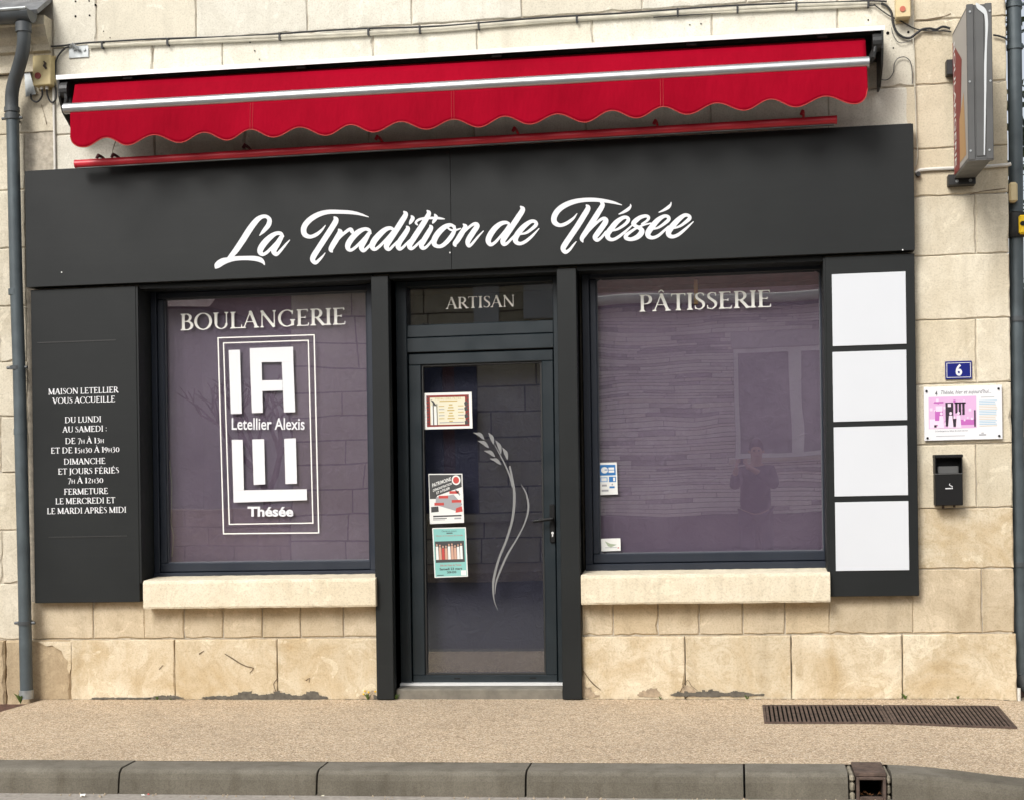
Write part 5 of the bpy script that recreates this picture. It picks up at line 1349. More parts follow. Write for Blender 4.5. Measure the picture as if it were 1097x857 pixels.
def d2(m, q):
    m.quad([q(1)(.02, .02), q(1)(.97, .02), q(1)(.97, .27), q(1)(.24, .44), q(1)(.20, .50), q(1)(.02, .50)], 1)
    def rot(layer, s, x0, y0, x1, y1, h, mi):
        f = q(layer); text_box(m, s, lambda a, b: f(x0+(x1-x0)*a, y0+(y1-y0)*a-h*b), 0, 0, 1, 1, mi, bold=.02)
    rot(2, 'PATRIMOINE', .10, .27, .66, .14, .075, 0); rot(2, 'DÉMONSTRATION', .12, .36, .68, .22, .06, 0); rot(2, 'ET ATELIER', .22, .41, .62, .31, .05, 0)
    m.add([q(2)(.81+.13*math.cos(a_), .13+.10*math.sin(a_)) for a_ in [k*math.pi/8 for k in range(16)]], [tuple(range(16))], 0)
    m.add([q(3)(.81+.09*math.cos(a_), .13+.07*math.sin(a_)) for a_ in [k*math.pi/8 for k in range(16)]], [tuple(range(16))], 2)
    m.quad([q(2)(.20, .47), q(2)(.72, .42), q(2)(.97, .62), q(2)(.80, .76), q(2)(.18, .62)], 3)
    for x, y in ((.28, .44), (.60, .35), (.66, .53), (.15, .58)): rect(m, q(3), x, y, x+.28, y+.055, 2)
    m.quad([q(3)(.05, .66), q(3)(.26, .65), q(3)(.27, .76), q(3)(.05, .77)], 1); m.quad([q(3)(.78, .70), q(3)(.95, .66), q(3)(.97, .77), q(3)(.76, .79)], 2)
    m.quad([q(3)(.78, .30), q(3)(.92, .42), q(3)(.90, .45), q(3)(.76, .33)], 3)
    rect(m, q(3), .10, .835, .93, .865, 1); rect(m, q(3), .10, .89, .50, .905, 1); rect(m, q(3), .10, .92, .45, .93, 3); rect(m, q(3), .72, .89, .92, .92, 3)
poster('door_poster', 'white poster with charcoal corner and red tags, middle one on the door glass', 'poster', [(459, 507.3), (495.3, 507), (497.2, 559.6), (460.6, 561)], YD, d2, [PAPW, DGR, RDT, PGR], 'posters taped inside the door')
def d3(m, q):
    rect(m, q(1), .03, .02, .97, .98, 1); rect(m, q(2), .06, .27, .93, .70, 2)
    random.seed(3)
    for k in range(9):
        x = .10+k*.09; y = .40+random.uniform(-.05, .05); mi = random.choice((3, 0, 4, 5))
        m.quad([q(3)(x-.02, y), q(3)(x+.05, y), q(3)(x+.055, .64), q(3)(x-.025, .64)], mi)
        m.add([q(3.5)(x+.015+.022*math.cos(a_), y-.03+.024*math.sin(a_)) for a_ in [j*math.pi/4 for j in range(8)]], [tuple(range(8))], 5)
    text_box(m, 'Chorale en concert', q(3), .28, .085, .72, .05, 2); rect(m, q(3), .42, .10, .60, .12, 2)
    text_box(m, 'Chants et musiques du monde', q(3), .10, .18, .90, .145, 3)
    text_box(m, 'Salle des Fêtes de Thésée', q(3), .18, .775, .82, .735, 3); text_box(m, 'Samedi 23 mars', q(3), .16, .855, .84, .805, 2, bold=.03); text_box(m, '20H30', q(3), .38, .92, .66, .875, 2, bold=.03)
    rect(m, q(3), .80, .87, .95, .97, 0); rect(m, q(3), .08, .945, .28, .96, 2)
poster('door_poster', 'teal concert poster with group photograph, lowest on the door glass', 'poster', [(463, 565.3), (499, 564.4), (501.3, 617.2), (465.6, 618.6)], YD, d3, [PAPW, TEAL, DGR, RDT, PGR, SKIN], 'posters taped inside the door')
def d4(m, q):
    rect(m, q(1), .07, .07, .93, .40, 1)
    m.add([q(2)(.33+.19*math.cos(a_), .235+.10*math.sin(a_)) for a_ in [k*math.pi/8 for k in range(16)]], [tuple(range(16))], 0)
    rect(m, q(3), .33, .215, .50, .24, 1)
    rect(m, q(2), .55, .155, .85, .225, 0); rect(m, q(2), .55, .245, .85, .315, 0)
    rect(m, q(1), .07, .45, .48, .60, 3); rect(m, q(2), .14, .48, .42, .57, 0); rect(m, q(1), .55, .44, .93, .61, 1); rect(m, q(2), .78, .47, .88, .58, 0)
    rect(m, q(1), .15, .68, .42, .74, 2); rect(m, q(1), .68, .66, .76, .71, 2); rect(m, q(1), .56, .74, .84, .80, 1); rect(m, q(1), .12, .84, .50, .90, 2)
poster('payment_sticker', 'white and blue bank card sticker low on the left side of the right window', 'sticker', [(640.7, 495.4), (660.6, 495), (661.9, 529.2), (642.3, 529.9)], YG, d4, [PAPW, NVB, PGR, ink_mat('card_light_blue', (.25, .40, .62))])
def d5(m, q):
    m.quad([q(1)(.2, .2), q(1)(.45, .4), q(1)(.8, .5), q(1)(.5, .7), q(1)(.35, .6)], 1); rect(m, q(1), .2, .70, .8, .74, 2); rect(m, q(1), .84, .72, .92, .80, 3)
poster('corner_sticker', 'tiny pale sticker in the lower left corner of the right window', 'sticker', [(643.7, 576.8), (664.6, 576.2), (665, 589.6), (644.3, 590.3)], YG, d5, [PAPW, ink_mat('sage', (.35, .40, .28)), PGR, RDT])

# ================================================================== GROUND
KX = [ground(548, 816.5)[1], ground(548, 826)[1]]
KB, KT = KX[0], KX[1]                       # back and front of the kerb top
uk = ground(945, 820)[0]; uk2 = ground(1097, 830)[0]
def dip(u_, y_):                             # the pavement drops towards the crossing at right
    t = min(1, max(0, (u_-uk)/(uk2-uk+.25))); t = t*t*(3-2*t)
    s = min(1, max(0, (-y_-.1)/(-KB-.1)))
    far = min(1, max(0, (u_-1.45)/.5)); back = .035*far*(1-s)
    return -.072*t*s**1.2 - back
# pavement grid (left corner cut off along the soil bed)
e0 = ground(47, 749); e1 = ground(0, 769)
ge = []
us = [-30, -20, -12, -9, -7] + [-6+.1*i for i in range(101)] + [5, 7, 10, 20, 30]
pg = MB(); vs = []; NYY = 26
def edge_y(u_):
    if u_ >= e0[0]: return .10 if u_ < CR+.05 else .35
    if u_ > e1[0]: return e0[1] + (e1[1]-e0[1])*(e0[0]-u_)/(e0[0]-e1[0])
    return max(KB+.4, e1[1] - (e1[0]-u_)*.45)
for u_ in us:
    ey = edge_y(u_)
    for j in range(NYY+1):
        y_ = ey + (KB-ey)*j/NYY; vs.append((u_, y_, dip(u_, y_)))
pg.add(vs, [(i*(NYY+1)+j, i*(NYY+1)+j+1, (i+1)*(NYY+1)+j+1, (i+1)*(NYY+1)+j) for i in range(len(us)-1) for j in range(NYY)])
struct(pg.build('pavement', PAVE))
m_ = MB(); m_.quad([(-30, -1.5, -.03), (-4.2, -1.5, -.03), (-4.2, .02, -.03), (-30, .02, -.03)]); struct(m_.build('soil_bed', SOIL))
m_ = MB(); m_.quad([(1.3, .2, -.045), (30, .2, -.045), (30, 12, -.045), (1.3, 12, -.045)]); struct(m_.build('garden_ground', SOIL))
# kerb stones
RV = -.116
kb = MB()
jx = [-.6*0]
jp = [ground(x, 822)[0] for x in (131, 343.5, 566, 797)]
inl0, inl1 = ground(907, 822)[0], ground(951, 822)[0]
segs = []
step = (jp[3]-jp[0])/3
allj = [jp[0]-step*k for k in range(20, 0, -1)] + jp
for a, b in zip(allj[:-1], allj[1:]): segs.append((a, b))
segs.append((jp[3], inl0)); u_ = inl1
while u_ < 25: segs.append((u_, u_+1.0)); u_ += 1.0
for a, b in segs:
    a += .005; b -= .005; n = 8 if -6 < a < 6 else 2
    vs = []; dj = random.uniform(-.002, .002)
    prof = [(KB+.0, .0), (KB-.01, .002), (KT+.035, .001), (KT+.012, -.004), (KT-.006, -.018), (KT-.016, -.045), (KT-.024, RV-.03), (KB, RV-.03)]
    for i in range(n+1):
        uu = a+(b-a)*i/n; e_ = .006 if i in (0, n) else 0
        for (y_, z_) in prof:
            dz = dip(uu, y_) if z_ > -.05 else 0
            if z_ > -.05 and z_ < -.03: dz *= .9
            vs.append((uu, y_ + (e_ if y_ < KT+.02 and z_ > -.1 else 0), z_+dz+dj*(z_ > -.05)))
    m_ = len(prof)
    kb.add(vs, [(i*m_+k, i*m_+(k+1) % m_, (i+1)*m_+(k+1) % m_, (i+1)*m_+k) for i in range(n) for k in range(m_)] + [tuple(range(m_)), tuple(n*m_+k for k in range(m_))])
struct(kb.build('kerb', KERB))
m_ = MB(); m_.quad([(-60, KB+.05, RV-.06), (60, KB+.05, RV-.06), (60, KT-.3, RV), (-60, KT-.3, RV)]) if False else None
m_ = MB(); m_.quad([(-200, KB+.02, RV-.012), (200, KB+.02, RV-.012), (200, -200, RV-.012), (-200, -200, RV-.012)]); struct(m_.build('road', ASPH))
m_ = MB(); m_.quad([(-60, KT-.0, RV-.004), (60, KT-.0, RV-.004), (60, KT-.30, RV-.004), (-60, KT-.30, RV-.004)]); struct(m_.build('gutter_channel', GUTC))
m_ = MB(); m_.quad([(-250, -200, -2.9*0-.6), (250, -200, -.6), (250, 250, -.6), (-250, 250, -.6)]); struct(m_.build('ground', SOIL))

dl = MB(); rr = random.Random(4)
for a, b, yw in ((U76-.3, PA0, -.033), (PB1, CR, -.033)):
    uu = a
    while uu < b:
        w_ = rr.uniform(.01, .05); d_ = rr.uniform(.003, .012)*rr.choice((.4, 1, 1))
        z_ = dip(uu, yw)+.0025; dl.quad([(uu, yw+.002, z_), (uu+w_, yw+.002, z_), (uu+w_*.8, yw-d_, z_), (uu+w_*.3, yw-d_*.8, z_)]); uu += w_*rr.uniform(.8, 1.3)
tag(dl.build('dirt_line', MORTD), 'dark dirt gathered in the joint between pavement and wall', 'dirt', kind='stuff')
# grille in the pavement
gq = [ground(x, y, .004) for x, y in ((816.5, 754.5), (1071, 757), (1091, 775.5), (817.5, 773.5))]
gt = root('pavement_grate', 'long rusty iron bar grate set in the pavement under the right pier', 'grate', (gq[0][0], gq[0][1], 0))
ug0, ug1 = gq[0][0]-.0, gq[1][0]; yg0 = (gq[0][1]+gq[1][1])/2; yg1 = (gq[2][1]+gq[3][1])/2
us0 = ground(950, 765)[0]
m_ = MB(); n = 20; vs = []
for i in range(n+1):
    uu = ug0+.004+(ug1-ug0-.008)*i/n
    for yy in (yg1+.004, yg0-.004): vs.append((uu, yy, .0035+dip(uu, yy)))
m_.add(vs, [(2*i, 2*i+2, 2*i+3, 2*i+1) for i in range(n)]); m_.build('pit', HOLE, gt)
for a, b in ((ug0, us0-.004), (us0+.004, ug1)):
    m_ = MB()
    for k in range(10):
        p, q_ = a+(b-a)*k/10, a+(b-a)*(k+1)/10
        m_.box(p, q_, yg0-.014, yg0, 0, .0105); m_.box(p, q_, yg1, yg1+.014, 0, .0105)
    m_.box(a, a+.014, yg1+.0145, yg0-.0145, 0, .0103); m_.box(b-.014, b, yg1+.0145, yg0-.0145, 0, .0103)
    n = int((b-a)/.024)
    for k in range(1, n):
        uu = a+(b-a)*k/n; m_.box(uu-.0070, uu+.0070, yg1+.0145, yg0-.0145, .002, .0095+random.uniform(-.0008, .0008))
    m_.v = [(p, q_, r_+dip(p, q_)) for p, q_, r_ in m_.v]; m_.build('grate_panel', RUST, gt)

# drain inlet in the kerb
di = root('kerb_drain', 'rusty iron kerb drain inlet with dark square opening in the kerb', 'drain', ((inl0+inl1)/2, KT, RV))
w0 = ground(914.5, 822)[0]; w1 = ground(945.5, 822)[0]
m_ = MB(); m_.box(w0-.005, w1+.003, KT-.012, KB+.03, -.012, .007, 0, .003); m_.build('cover_plate', RUST, di)
m_ = MB(); t_ = .014
m_.box(w0, w0+t_, KT-.03, KB, RV-.004, -.0125, 0, .002); m_.box(w1-t_, w1, KT-.03, KB, RV-.004, -.0125, 0, .002); m_.box(w0+t_, w1-t_, KT-.032, KT+.0, RV-.004, RV+.012, 0, .002); m_.box(w0+t_, w1-t_, KT-.03, KT+.0, -.024, -.0125, 0, .002)
m_.build('frame', RUST, di)
m_ = MB(); m_.box(w0+t_, w1-t_, KB-.01, KB+.0, RV, -.025); m_.box(w0+t_, w1-t_, KT, KB-.01, RV-.004, RV+.004); m_.build('throat', HOLE, di)
m_ = MB()
random.seed(5)
for a, b in ((inl0+.003, w0-.006), (w1+.005, inl1-.003)):
    v_ = RV-.01
    while v_ < -.03:
        h_ = random.uniform(.03, .05); m_.box(a, b, KT-.012+random.uniform(-.004, .006), KB+.01, v_, min(v_+h_-.004, -.006), 0, .008); v_ += h_
m_.build_each('packing_stone', plain('rough_mortar', (.26, .23, .17), .95, var=.4, vs=25, bmp=1, bs=50), di)
m_ = MB()
for k in range(14):
    uu = random.uniform(w0+.02, w1-.02); yy = KT+random.uniform(-.01, .06); s_ = random.uniform(.006, .012)
    m_.add([(uu-s_, yy, RV+.016), (uu, yy-s_, RV+.02+s_*.5), (uu+s_, yy, RV+.014), (uu, yy+s_, RV+.022)], [(0, 1, 2, 3)])
m_.build('dead_leaves', plain('dead_leaf', (.30, .13, .05), .8), di)

# litter along the kerb, weeds at the wall foot
def scrap(x, y, s, mat, label):
    gx, gy = ground(x, y, RV-.004); m_ = MB(); random.seed(int(x))
    vs = [(gx+s*math.cos(a)*random.uniform(.6, 1), gy+s*.5*math.sin(a)*random.uniform(.6, 1), RV-.002+random.uniform(0, s*.9)) for a in [k*math.pi/3.5 for k in range(7)]] + [(gx, gy, RV+s*.7)]
    m_.add(vs, [(k, (k+1) % 7, 7) for k in range(7)]); tag(m_.build('paper_scrap', mat), label, 'litter')
scrap(89, 854, .020, PAPW, 'crumpled white paper scrap against the kerb at far left')
scrap(154, 853.5, .016, PAPW, 'small pale paper scrap beside a red one at the kerb foot')
scrap(159, 851.5, .009, RDT, 'tiny red scrap at the kerb foot left of centre')
scrap(345, 854.5, .014, CRM, 'pale crumb of litter at the second kerb joint')
scrap(754, 854.5, .022, CRM, 'flat beige scrap in the gutter right of centre')
m_ = MB(); random.seed(11)
for k in range(110):
    gx = random.uniform(-4.4, 1.6); gy = KT-.03-abs(random.gauss(0, .03)); s_ = random.uniform(.003, .008)
    m_.add([(gx-s_, gy, RV-.004), (gx+s_, gy-s_, RV-.003), (gx+s_*.6, gy+s_, RV-.003), (gx, gy, RV+s_)], [(0, 1, 3), (1, 2, 3), (2, 0, 3)])
tag(m_.build('gutter_grit', plain('grit', (.34, .28, .20), .95, var=.5, vs=300)), 'fine grit and crumbs scattered along the kerb foot', 'grit', kind='stuff')
def weed(u_, y_, s, seed, label, flower=False):
    random.seed(seed); m_ = MB()
    for k in range(14):
        a = random.uniform(0, 6.28); l = s*random.uniform(.5, 1.2); w = s*.13
        dx, dy = math.cos(a)*l*.6, math.sin(a)*l*.5
        m_.add([(u_, y_, -.01), (u_+dx*.5-w*math.sin(a), y_+dy*.5, l*.55), (u_+dx, y_+dy, l*.8), (u_+dx*.5+w*math.sin(a), y_+dy*.5, l*.5)], [(0, 1, 2, 3)], 0)
    if flower:
        for k in range(4): m_.disc((u_+random.uniform(-s, s), y_, s*random.uniform(.6, 1.1)), s*.12, h=.003, n=6, mi=1)
    tag(m_.build('weed', [LEAF, YEL], recalc=False), label, 'weed', 'weeds along the foot of the shop wall')
for k, (x, y, s, lb, fl) in enumerate(((22, 752, .075, 'green weed sprouting in the soil beside the downpipe foot', 0), (174, 747, .03, 'small weed at the wall foot left of the cement patch', 0), (399, 746, .05, 'yellow-flowered weed at the wall foot left of the door', 1),
        (430, 745, .045, 'thin weed tuft at the foot of the left door pilaster', 0), (709, 744, .022, 'tiny weed under the middle of the right window', 0), (800, 742, .05, 'low moss-like weed at the wall foot above the grate', 0), (965, 742, .045, 'small weed at the joint above the grate', 0), (1021, 743, .03, 'tiny weed near the right end of the wall foot', 0), (186, 748, .02, 'tiny second weed beside the left cement patch', 0))):
    g_ = ground(x, y); weed(g_[0], min(-.035, g_[1]) if k else g_[1], s, k+3, lb, bool(fl))

# ================================================================== FAR SIDE OF THE STREET (seen only mirrored in the glass)
YO = -12.6
m_ = MB(); m_.box(-30, 30, YO-.0, -10.7, RV-.02, .0); struct(m_.build('far_pavement', PAVE))
oh = root('opposite_house', 'pale ashlar house with blue shutters across the street, mirrored in the door glass', 'house', (-4, YO-2, 0))
x0 = mirrored(312, 400, YO)[0]; x1 = mirrored(606, 400, YO)[0]; vt = mirrored(430, 297, YO)[1]
m_ = MB(); v_ = 0; k = 0; random.seed(21)
wu0, wu1 = mirrored(452, 450, YO)[0], mirrored(512, 450, YO)[0]; wv0, wv1 = mirrored(480, 549, YO)[1], mirrored(480, 395, YO)[1]
while v_ < vt-.05:
    h_ = .375; u_ = x0; 
    while u_ < x1-.05:
        l = random.uniform(.75, 1.15); e = min(x1, u_+l)
        if x1-e < .3: e = x1
        if not (v_+h_ > wv0 and v_ < wv1 and e > wu0 and u_ < wu1): m_.block(u_+.012, e-.012, v_+.012, v_+h_-.012, YO, -.06, bev=-.0, jit=.003)
        else:
            if u_ < wu0-.06: m_.block(u_+.012, wu0-.012, v_+.012, v_+h_-.012, YO, -.06, bev=0, jit=.003)
            if e > wu1+.06: m_.block(wu1+.012, e-.012, v_+.012, v_+h_-.012, YO, -.06, bev=0, jit=.003)
        u_ = e
    v_ += h_; k += 1
m_.build('wall', MSN, oh)
m_ = MB(); m_.box(x0, x1, YO-.3, YO-.02, -.1, vt); m_.build('wall_core', plain('dark_joint', (.20, .17, .14), .95), oh)
m_ = MB(); wm = (wu0+wu1)/2
m_.box(wu0, wm-.09, YO-.019, YO+.05, wv0, wv1, 0, .01); m_.box(wm+.09, wu1, YO-.019, YO+.05, wv0, wv1, 0, .01); m_.build_each('shutter', plain('shutter_blue', (.03, .04, .09), .5), oh)
m_ = MB(); m_.box(wm-.088, wm+.088, YO-.018, YO+.01, wv0, wv1); m_.build('window_strip', plain('maroon_wood', (.10, .025, .025), .5), oh)
for xa, xb, ya, yb in ((508, 536, 306, 350), (561, 594, 304, 341)):
    a = mirrored(xa, ya, YO); b = mirrored(xb, yb, YO); m_ = MB(); m_.box(a[0], b[0], YO+.002, YO+.05, b[1], a[1], 0, .01); m_.build('upper_shutter', plain('pale_shutter', (.62, .64, .66), .5), oh)
m_ = MB(); m_.box(wu0-.15, x1, YO, YO+.10, wv0-.14, wv0-.02, 0, .01); m_.build('sill_band', MSN, oh)
TILE = plain('roof_tile_maroon', (.13, .035, .03), .7, var=.3, vs=10)
m_ = MB(); m_.extr_u([(YO+.45, vt+.02), (YO-3.5, vt+2.4), (YO-3.5, vt+2.2), (YO+.40, vt-.08)], x0-.1, x1); m_.build('roof', TILE, oh)
m_ = MB(); m_.box(x0, x1, YO+.001, YO+.30, vt-.09, vt-.02); m_.build('eaves_board', plain('eaves_white', (.6, .6, .58), .6), oh)

os_ = root('opposite_stone_clad_house', 'house clad in thin ledge stone with white window, mirrored in the right shop window', 'house', (1, YO-2, 0))
x0b = x1 + .06; x1b = 7.0; vt2 = mirrored(740, 329, YO)[1]
bw0, bw1 = mirrored(786, 430, YO)[0], mirrored(915, 430, YO)[0]; bv0, bv1 = mirrored(830, 490, YO)[1], mirrored(830, 372, YO)[1]
m_ = MB(); v_ = .32; random.seed(22)
pb = mirrored(740, 552, YO)[1]
v_ = pb
while v_ < vt2:
    h_ = random.choice((.04, .05, .06, .075)); u_ = x0b
    while u_ < x1b:
        l = random.uniform(.35, 1.1); e = min(x1b, u_+l); a, b = u_, e
        if v_+h_ > bv0 and v_ < bv1:
            if a < bw0 < b: b = bw0
            elif a < bw1 < b: a = bw1
            elif a >= bw0 and b <= bw1: u_ = e; continue
        m_.box(a+.004, b-.004, YO-.03, YO+random.choice((0, .012, .025, .04)), v_+.004, min(v_+h_-.004, vt2), 0, .004); u_ = e
    v_ += h_
m_.build('ledge_stone', stone_mat('ledge_stone', (.80, .76, .71), (.20, .18, .17), (.55, .5, .46), wear=.5), os_)
m_ = MB(); m_.box(x0b, x1b, YO-.3, YO-.02, -.1, vt2+.05); m_.box(x0b, x1b, YO-.02, YO+.06, 0, pb-.01); m_.build('wall_core', plain('dark_render', (.07, .06, .055), .9), os_)
bv1s = mirrored(830, 345, YO)[1]
m_ = MB(); fw_ = .07
for a, b, c, d in ((bw0, bw1, bv0, bv0+fw_), (bw0, bw1, bv1-fw_, bv1), (bw0, bw0+fw_, bv0+fw_, bv1-fw_), (bw1-fw_, bw1, bv0+fw_, bv1-fw_)): m_.box(a, b, YO-.01, YO+.05, c, d)
wc = bw0 + (bw1-bw0)*.52; m_.box(wc-.09, wc+.09, YO-.01, YO+.055, bv0+fw_, bv1-fw_); m_.build('window_frame', plain('white_frame', (.75, .75, .74), .5), os_)
m_ = MB(); m_.box(bw0-.08, bw1+.08, YO, YO+.12, bv0-.07, bv0-.003); m_.build('window_sill', MSN, os_)
m_ = MB(); m_.box(bw0+fw_, wc-.09, YO-.015, YO+.0, bv0+fw_, bv1-fw_); m_.box(wc+.09, bw1-fw_, YO-.015, YO+.0, bv0+fw_, bv1-fw_); m_.build('net_curtain', plain('net', (.24, .23, .24), .8, var=.3, vs=5), os_)
m_ = MB(); m_.box(bw0-.03, bw1+.03, YO+.041, YO+.10, bv1+.003, bv1+.24, 0, .01); m_.build('shutter_box', plain('shutter_box_grey', (.42, .41, .40), .6), os_)
m_ = MB(); m_.extr_u([(YO+.55, vt2+.10), (YO-3.5, vt2+2.5), (YO-3.5, vt2+2.3), (YO+.50, vt2-.02)], x0b, x1b); m_.build('roof', TILE, os_)
m_ = MB(); m_.tube([(x0b, YO+.58, vt2+.06), (x1b, YO+.58, vt2+.06)], .07, 12); m_.build('gutter', WHPVC, os_, smooth=True)

# farther house left of the gap, garden wall and a bare tree
ow = root('opposite_rendered_house', 'plain rendered house set back across the street left of the bare tree', 'house', (-12, YO-6, 0))
m_ = MB(); m_.box(-22, -9.5, YO-10, YO-4, -.1, 4.4); m_.build('wall', plain('render_wall', (.42, .40, .36), .9, var=.15, vs=1), ow)
m_ = MB(); m_.extr_u([(YO-3.6, 4.4), (YO-7, 6.4), (YO-10.4, 4.4)], -22.3, -9.2); m_.build('roof', TILE, ow)
m_ = MB()
for a in (-20, -16, -12): m_.box(a, a+1.1, YO-4, YO-3.94, 1.2, 2.8)
m_.build('window', plain('pane_dark', (.05, .06, .07), .2), ow)
m_ = MB()
for k in range(3):
    for q in range(20): m_.box(-22+q*.8+(.4 if k % 2 else 0), -21.2+q*.8+(.4 if k % 2 else 0)-.01, YO-.3, YO, k*.3, k*.3+.29, 0, .008)
m_.v = [(min(a, x0-.01), b, c) for a, b, c in m_.v]
tag(m_.build('opposite_garden_wall', MSN2), 'low stone wall across the street in front of the bare tree', 'wall')
tr = root('bare_tree', 'leafless tree behind the low wall across the street, mirrored in left window', 'tree', (mirrored(287, 500, YO-1.2)[0], YO-1.2, 0))
m_ = MB(); random.seed(9); tu = mirrored(287, 500, YO-1.2)[0]
def branch(p, d, l, r, depth):
    q = p + d*l; mid = p + d*l*.5 + Vector((random.uniform(-1, 1), random.uniform(-1, 1), 0))*l*.06
    m_.tube([tuple(p), tuple(mid), tuple(q)], [r, r*.85, r*.68], 6)
    if depth == 0: return
    for k in range(3 if depth > 2 else 2):
        nd = (d + Vector((random.uniform(-1, 1), random.uniform(-.8, .8), random.uniform(-.1, .5)))*.75).normalized()
        branch(q, nd, l*random.uniform(.6, .8), r*.62, depth-1)
branch(Vector((tu, YO-1.2, -.1)), Vector((.03, 0, 1)), 1.15, .10, 5)
m_.build('trunk', BARK, tr, smooth=True)

# ------------------------------------------------------------------ the photographer (mirrored in the right window)
def skin_mesh(name, V, E, Rr, mat, parent, sub=2, rootv=0):
    me = bpy.data.meshes.new(name); off = Vector(parent['_w']) if parent is not None else Vector((0, 0, 0))
    me.from_pydata([Vector(v) - off for v in V], E, []); o = bpy.data.objects.new(name, me); col.objects.link(o)
    mo = o.modifiers.new('s', 'SKIN'); me_s = me.skin_vertices[0].data
    for i, r in enumerate(Rr):
        me_s[i].radius = r if isinstance(r, tuple) else (r, r); me_s[i].use_root = (i == rootv)
    mo.use_smooth_shade = True
    s2 = o.modifiers.new('u', 'SUBSURF'); s2.levels = sub; s2.render_levels = sub
    dg = bpy.context.evaluated_depsgraph_get(); nm = bpy.data.meshes.new_from_object(o.evaluated_get(dg))
    o.modifiers.clear(); o.data = nm; nm.materials.clear(); nm.materials.append(mat)
    nm.polygons.foreach_set('use_smooth', [True]*len(nm.polygons))
    if parent is not None: o.parent = parent
    o['_w'] = tuple(off); return o
px_, py_ = .26, -10.02; gz = RV-.012
pe = bpy.data.objects.new('person', None); col.objects.link(pe); pe.location = (px_, py_, gz); pe['_w'] = (px_, py_, gz)
tag(pe, 'person in dark jacket and trousers holding up a phone, mirrored in right window', 'person')
SKN = plain('skin_tone', (.50, .31, .22), .55); JK = plain('dark_jacket', (.035, .035, .045), .8, bmp=.4, bs=20); TR = plain('dark_trousers', (.05, .05, .065), .85, bmp=.3, bs=25); HAIR = plain('dark_hair', (.035, .022, .015), .6); SHOE = plain('dark_shoe', (.02, .02, .02), .5)
B = Vector((px_, py_, gz))
def b_(x, y, z): return tuple(B + Vector((x, y, z)))
# body (skin): one continuous figure, faces +y, holding the phone at eye level
bodyV = [b_(0, 0, .95), b_(0, .0, 1.12), b_(0, .0, 1.30), b_(0, -.01, 1.44), b_(0, .01, 1.53), b_(0, .03, 1.61), b_(0, .04, 1.70), b_(0, .02, 1.76),
         b_(-.17, 0, 1.43), b_(-.25, .12, 1.22), b_(-.24, .32, 1.42), b_(-.235, .37, 1.50),
         b_(.17, 0, 1.43), b_(.24, .14, 1.22), b_(.0, .32, 1.42), b_(-.12, .38, 1.50),
         b_(-.10, 0, .90), b_(-.11, .02, .50), b_(-.12, -.02, .10), b_(-.125, .12, .05),
         b_(.10, 0, .90), b_(.12, .02, .50), b_(.14, -.02, .10), b_(.16, .12, .05)]
bodyE = [(0, 1), (1, 2), (2, 3), (3, 4), (4, 5), (5, 6), (6, 7), (3, 8), (8, 9), (9, 10), (10, 11), (3, 12), (12, 13), (13, 14), (14, 15), (0, 16), (16, 17), (17, 18), (18, 19), (0, 20), (20, 21), (21, 22), (22, 23)]
bodyR = [(.12, .085), (.14, .10), (.165, .11), (.12, .09), .052, .075, .082, .06, .065, .048, .036, .030, .065, .048, .036, .030, .07, .058, .040, .035, .07, .058, .040, .035]
body = skin_mesh('body', bodyV, bodyE, bodyR, SKN, pe)
skin_mesh('jacket', [b_(0, 0, .86)] + [bodyV[i] for i in (1, 2, 3, 8, 9, 10, 12, 13, 14)] , [(0, 1), (1, 2), (2, 3), (3, 4), (4, 5), (5, 6), (3, 7), (7, 8), (8, 9)],
          [(.225, .175), (.185, .15), (.20, .15), (.145, .115), .088, .07, .052, .088, .07, .052], JK, pe)
skin_mesh('trousers', [b_(0, 0, 1.0)] + [bodyV[i] for i in (16, 17, 18, 20, 21, 22)], [(0, 1), (1, 2), (2, 3), (0, 4), (4, 5), (5, 6)], [(.20, .15), .122, .088, .075, .122, .088, .075], TR, pe)
for s in (-1, 1):
    x = -.12 if s < 0 else .15
    skin_mesh('shoe', [b_(x, -.07, .045), b_(x, .05, .045), b_(x+s*.02, .18, .035)], [(0, 1), (1, 2)], [(.045, .045), (.048, .042), (.04, .03)], SHOE, pe)
skin_mesh('hair', [b_(0, -.02, 1.64), b_(0, -.025, 1.73), b_(0, .01, 1.80), b_(0, .075, 1.815)], [(0, 1), (1, 2), (2, 3)], [.085, .105, .09, .05], HAIR, pe)
m2 = MB()
def raw(mb): mb.v = [(a, b, c-K*a) for a, b, c in mb.v]; return mb
for dx in (-.03, .03): m2.tube([b_(dx, .112, 1.70), b_(dx, .126, 1.70)], .011, 8)
raw(m2).build_each('eye', BLK, pe)
skin_mesh('nose', [b_(0, .105, 1.70), b_(0, .135, 1.665)], [(0, 1)], [.010, .014], SKN, pe)
m2 = MB(); m2.tube([b_(-.025, .105, 1.625), b_(0, .116, 1.623), b_(.025, .105, 1.625)], .006, 6); raw(m2).build('mouth', plain('lips', (.35, .12, .1), .5), pe)
for s in (-1, 1): skin_mesh('ear', [b_(s*.085, .02, 1.665), b_(s*.09, .015, 1.705)], [(0, 1)], [.014, .018], SKN, pe, 1)
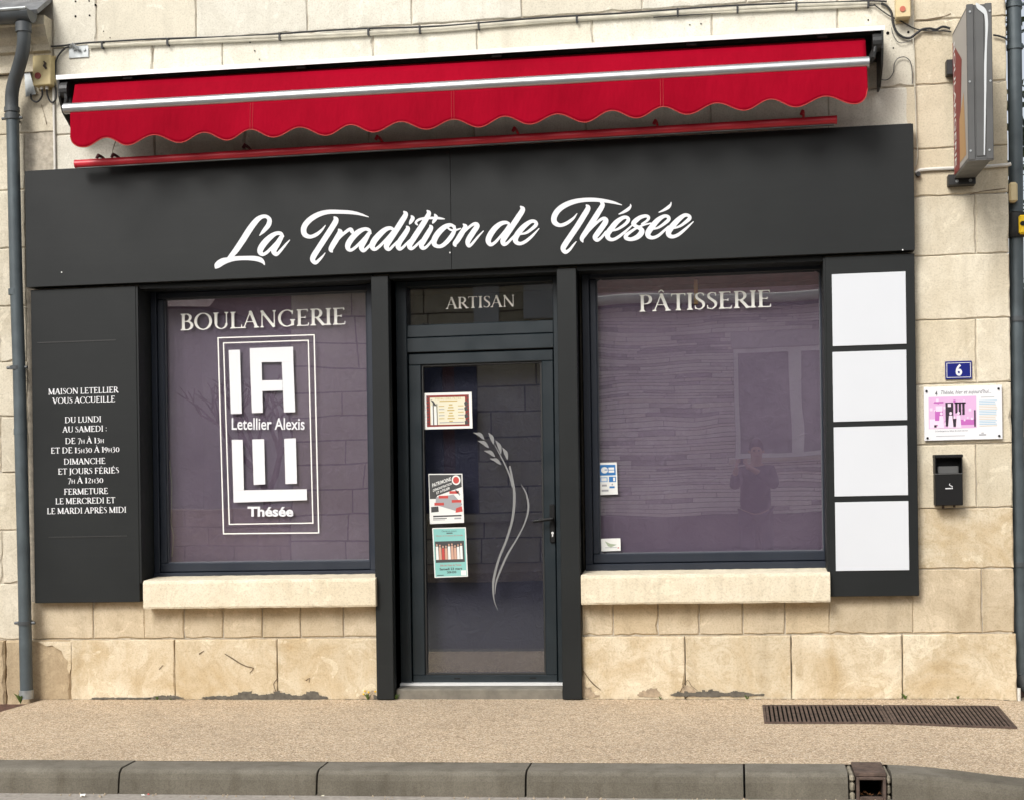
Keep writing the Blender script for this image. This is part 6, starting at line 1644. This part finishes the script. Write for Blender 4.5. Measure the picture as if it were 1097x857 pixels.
# hands with separate fingers round the phone
for s, hx in ((-1, -.235), (1, -.12)):
    V = [b_(hx, .375, 1.50), b_(hx, .395, 1.545)]; E_ = [(0, 1)]; RR = [.026, .030]
    skin_mesh('palm', V, E_, RR, SKN, pe, 1)
    for k in range(4):
        zz_ = 1.53+.018*k; l = (.9, 1.05, 1, .8)[3-k]
        skin_mesh('finger', [b_(hx, .40, zz_), b_(hx+s*.004, .425, zz_+.004), b_(hx-s*.022*l*-1*(-1), .438, zz_+.006), b_(hx-s*.045*l, .436, zz_+.006)], [(0, 1), (1, 2), (2, 3)], [.010, .009, .0085, .0075], SKN, pe, 1)
    skin_mesh('thumb', [b_(hx, .385, 1.525), b_(hx-s*.012, .395, 1.555), b_(hx-s*.03, .402, 1.58)], [(0, 1), (1, 2)], [.012, .011, .009], SKN, pe, 1)
m2 = MB(); m2.box(B.x-.235, B.x-.12, B.y+.412, B.y+.421, B.z+1.525, B.z+1.60, 0, .003)
tag(raw(m2).build('phone', BLK), 'black phone held up in the hands of the mirrored person', 'phone')

# ================================================================== LIGHT
w = bpy.data.worlds.new('World'); sc.world = w; w.use_nodes = True; nt = w.node_tree
bg_ = nt.nodes['Background']; sky = nt.nodes.new('ShaderNodeTexSky'); sky.sky_type = 'NISHITA'; sky.sun_disc = False
EL, AZ = R(39), R(205)          # sun high in front of the facade, a little to the left
sky.sun_elevation = EL; sky.sun_rotation = AZ; sky.air_density = 1.0; sky.dust_density = 4.0; sky.ozone_density = .6
hs = nt.nodes.new('ShaderNodeHueSaturation'); hs.inputs['Saturation'].default_value = .34
nt.links.new(sky.outputs[0], hs.inputs['Color']); nt.links.new(hs.outputs[0], bg_.inputs['Color']); bg_.inputs['Strength'].default_value = .12
sl = bpy.data.lights.new('sun', 'SUN'); sl.energy = 1.45; sl.angle = R(20); sl.color = (1, .99, .975)
so = bpy.data.objects.new('sun', sl); col.objects.link(so)
d = Vector((math.sin(AZ)*math.cos(EL), math.cos(AZ)*math.cos(EL), math.sin(EL)))
so.rotation_euler = d.to_track_quat('Z', 'Y').to_euler(); so.location = (0, -5, 12)
sc.view_settings.view_transform = 'Standard'; sc.view_settings.look = 'None'; sc.view_settings.exposure = .58; sc.view_settings.gamma = 1
sc.render.engine = 'CYCLES'; sc.cycles.max_bounces = 6; sc.cycles.transparent_max_bounces = 12
try: sc.cycles.use_denoising = True; sc.cycles.denoising_prefilter = 'ACCURATE'
except Exception: pass
for o in bpy.data.objects:
    if '_w' in o: del o['_w']
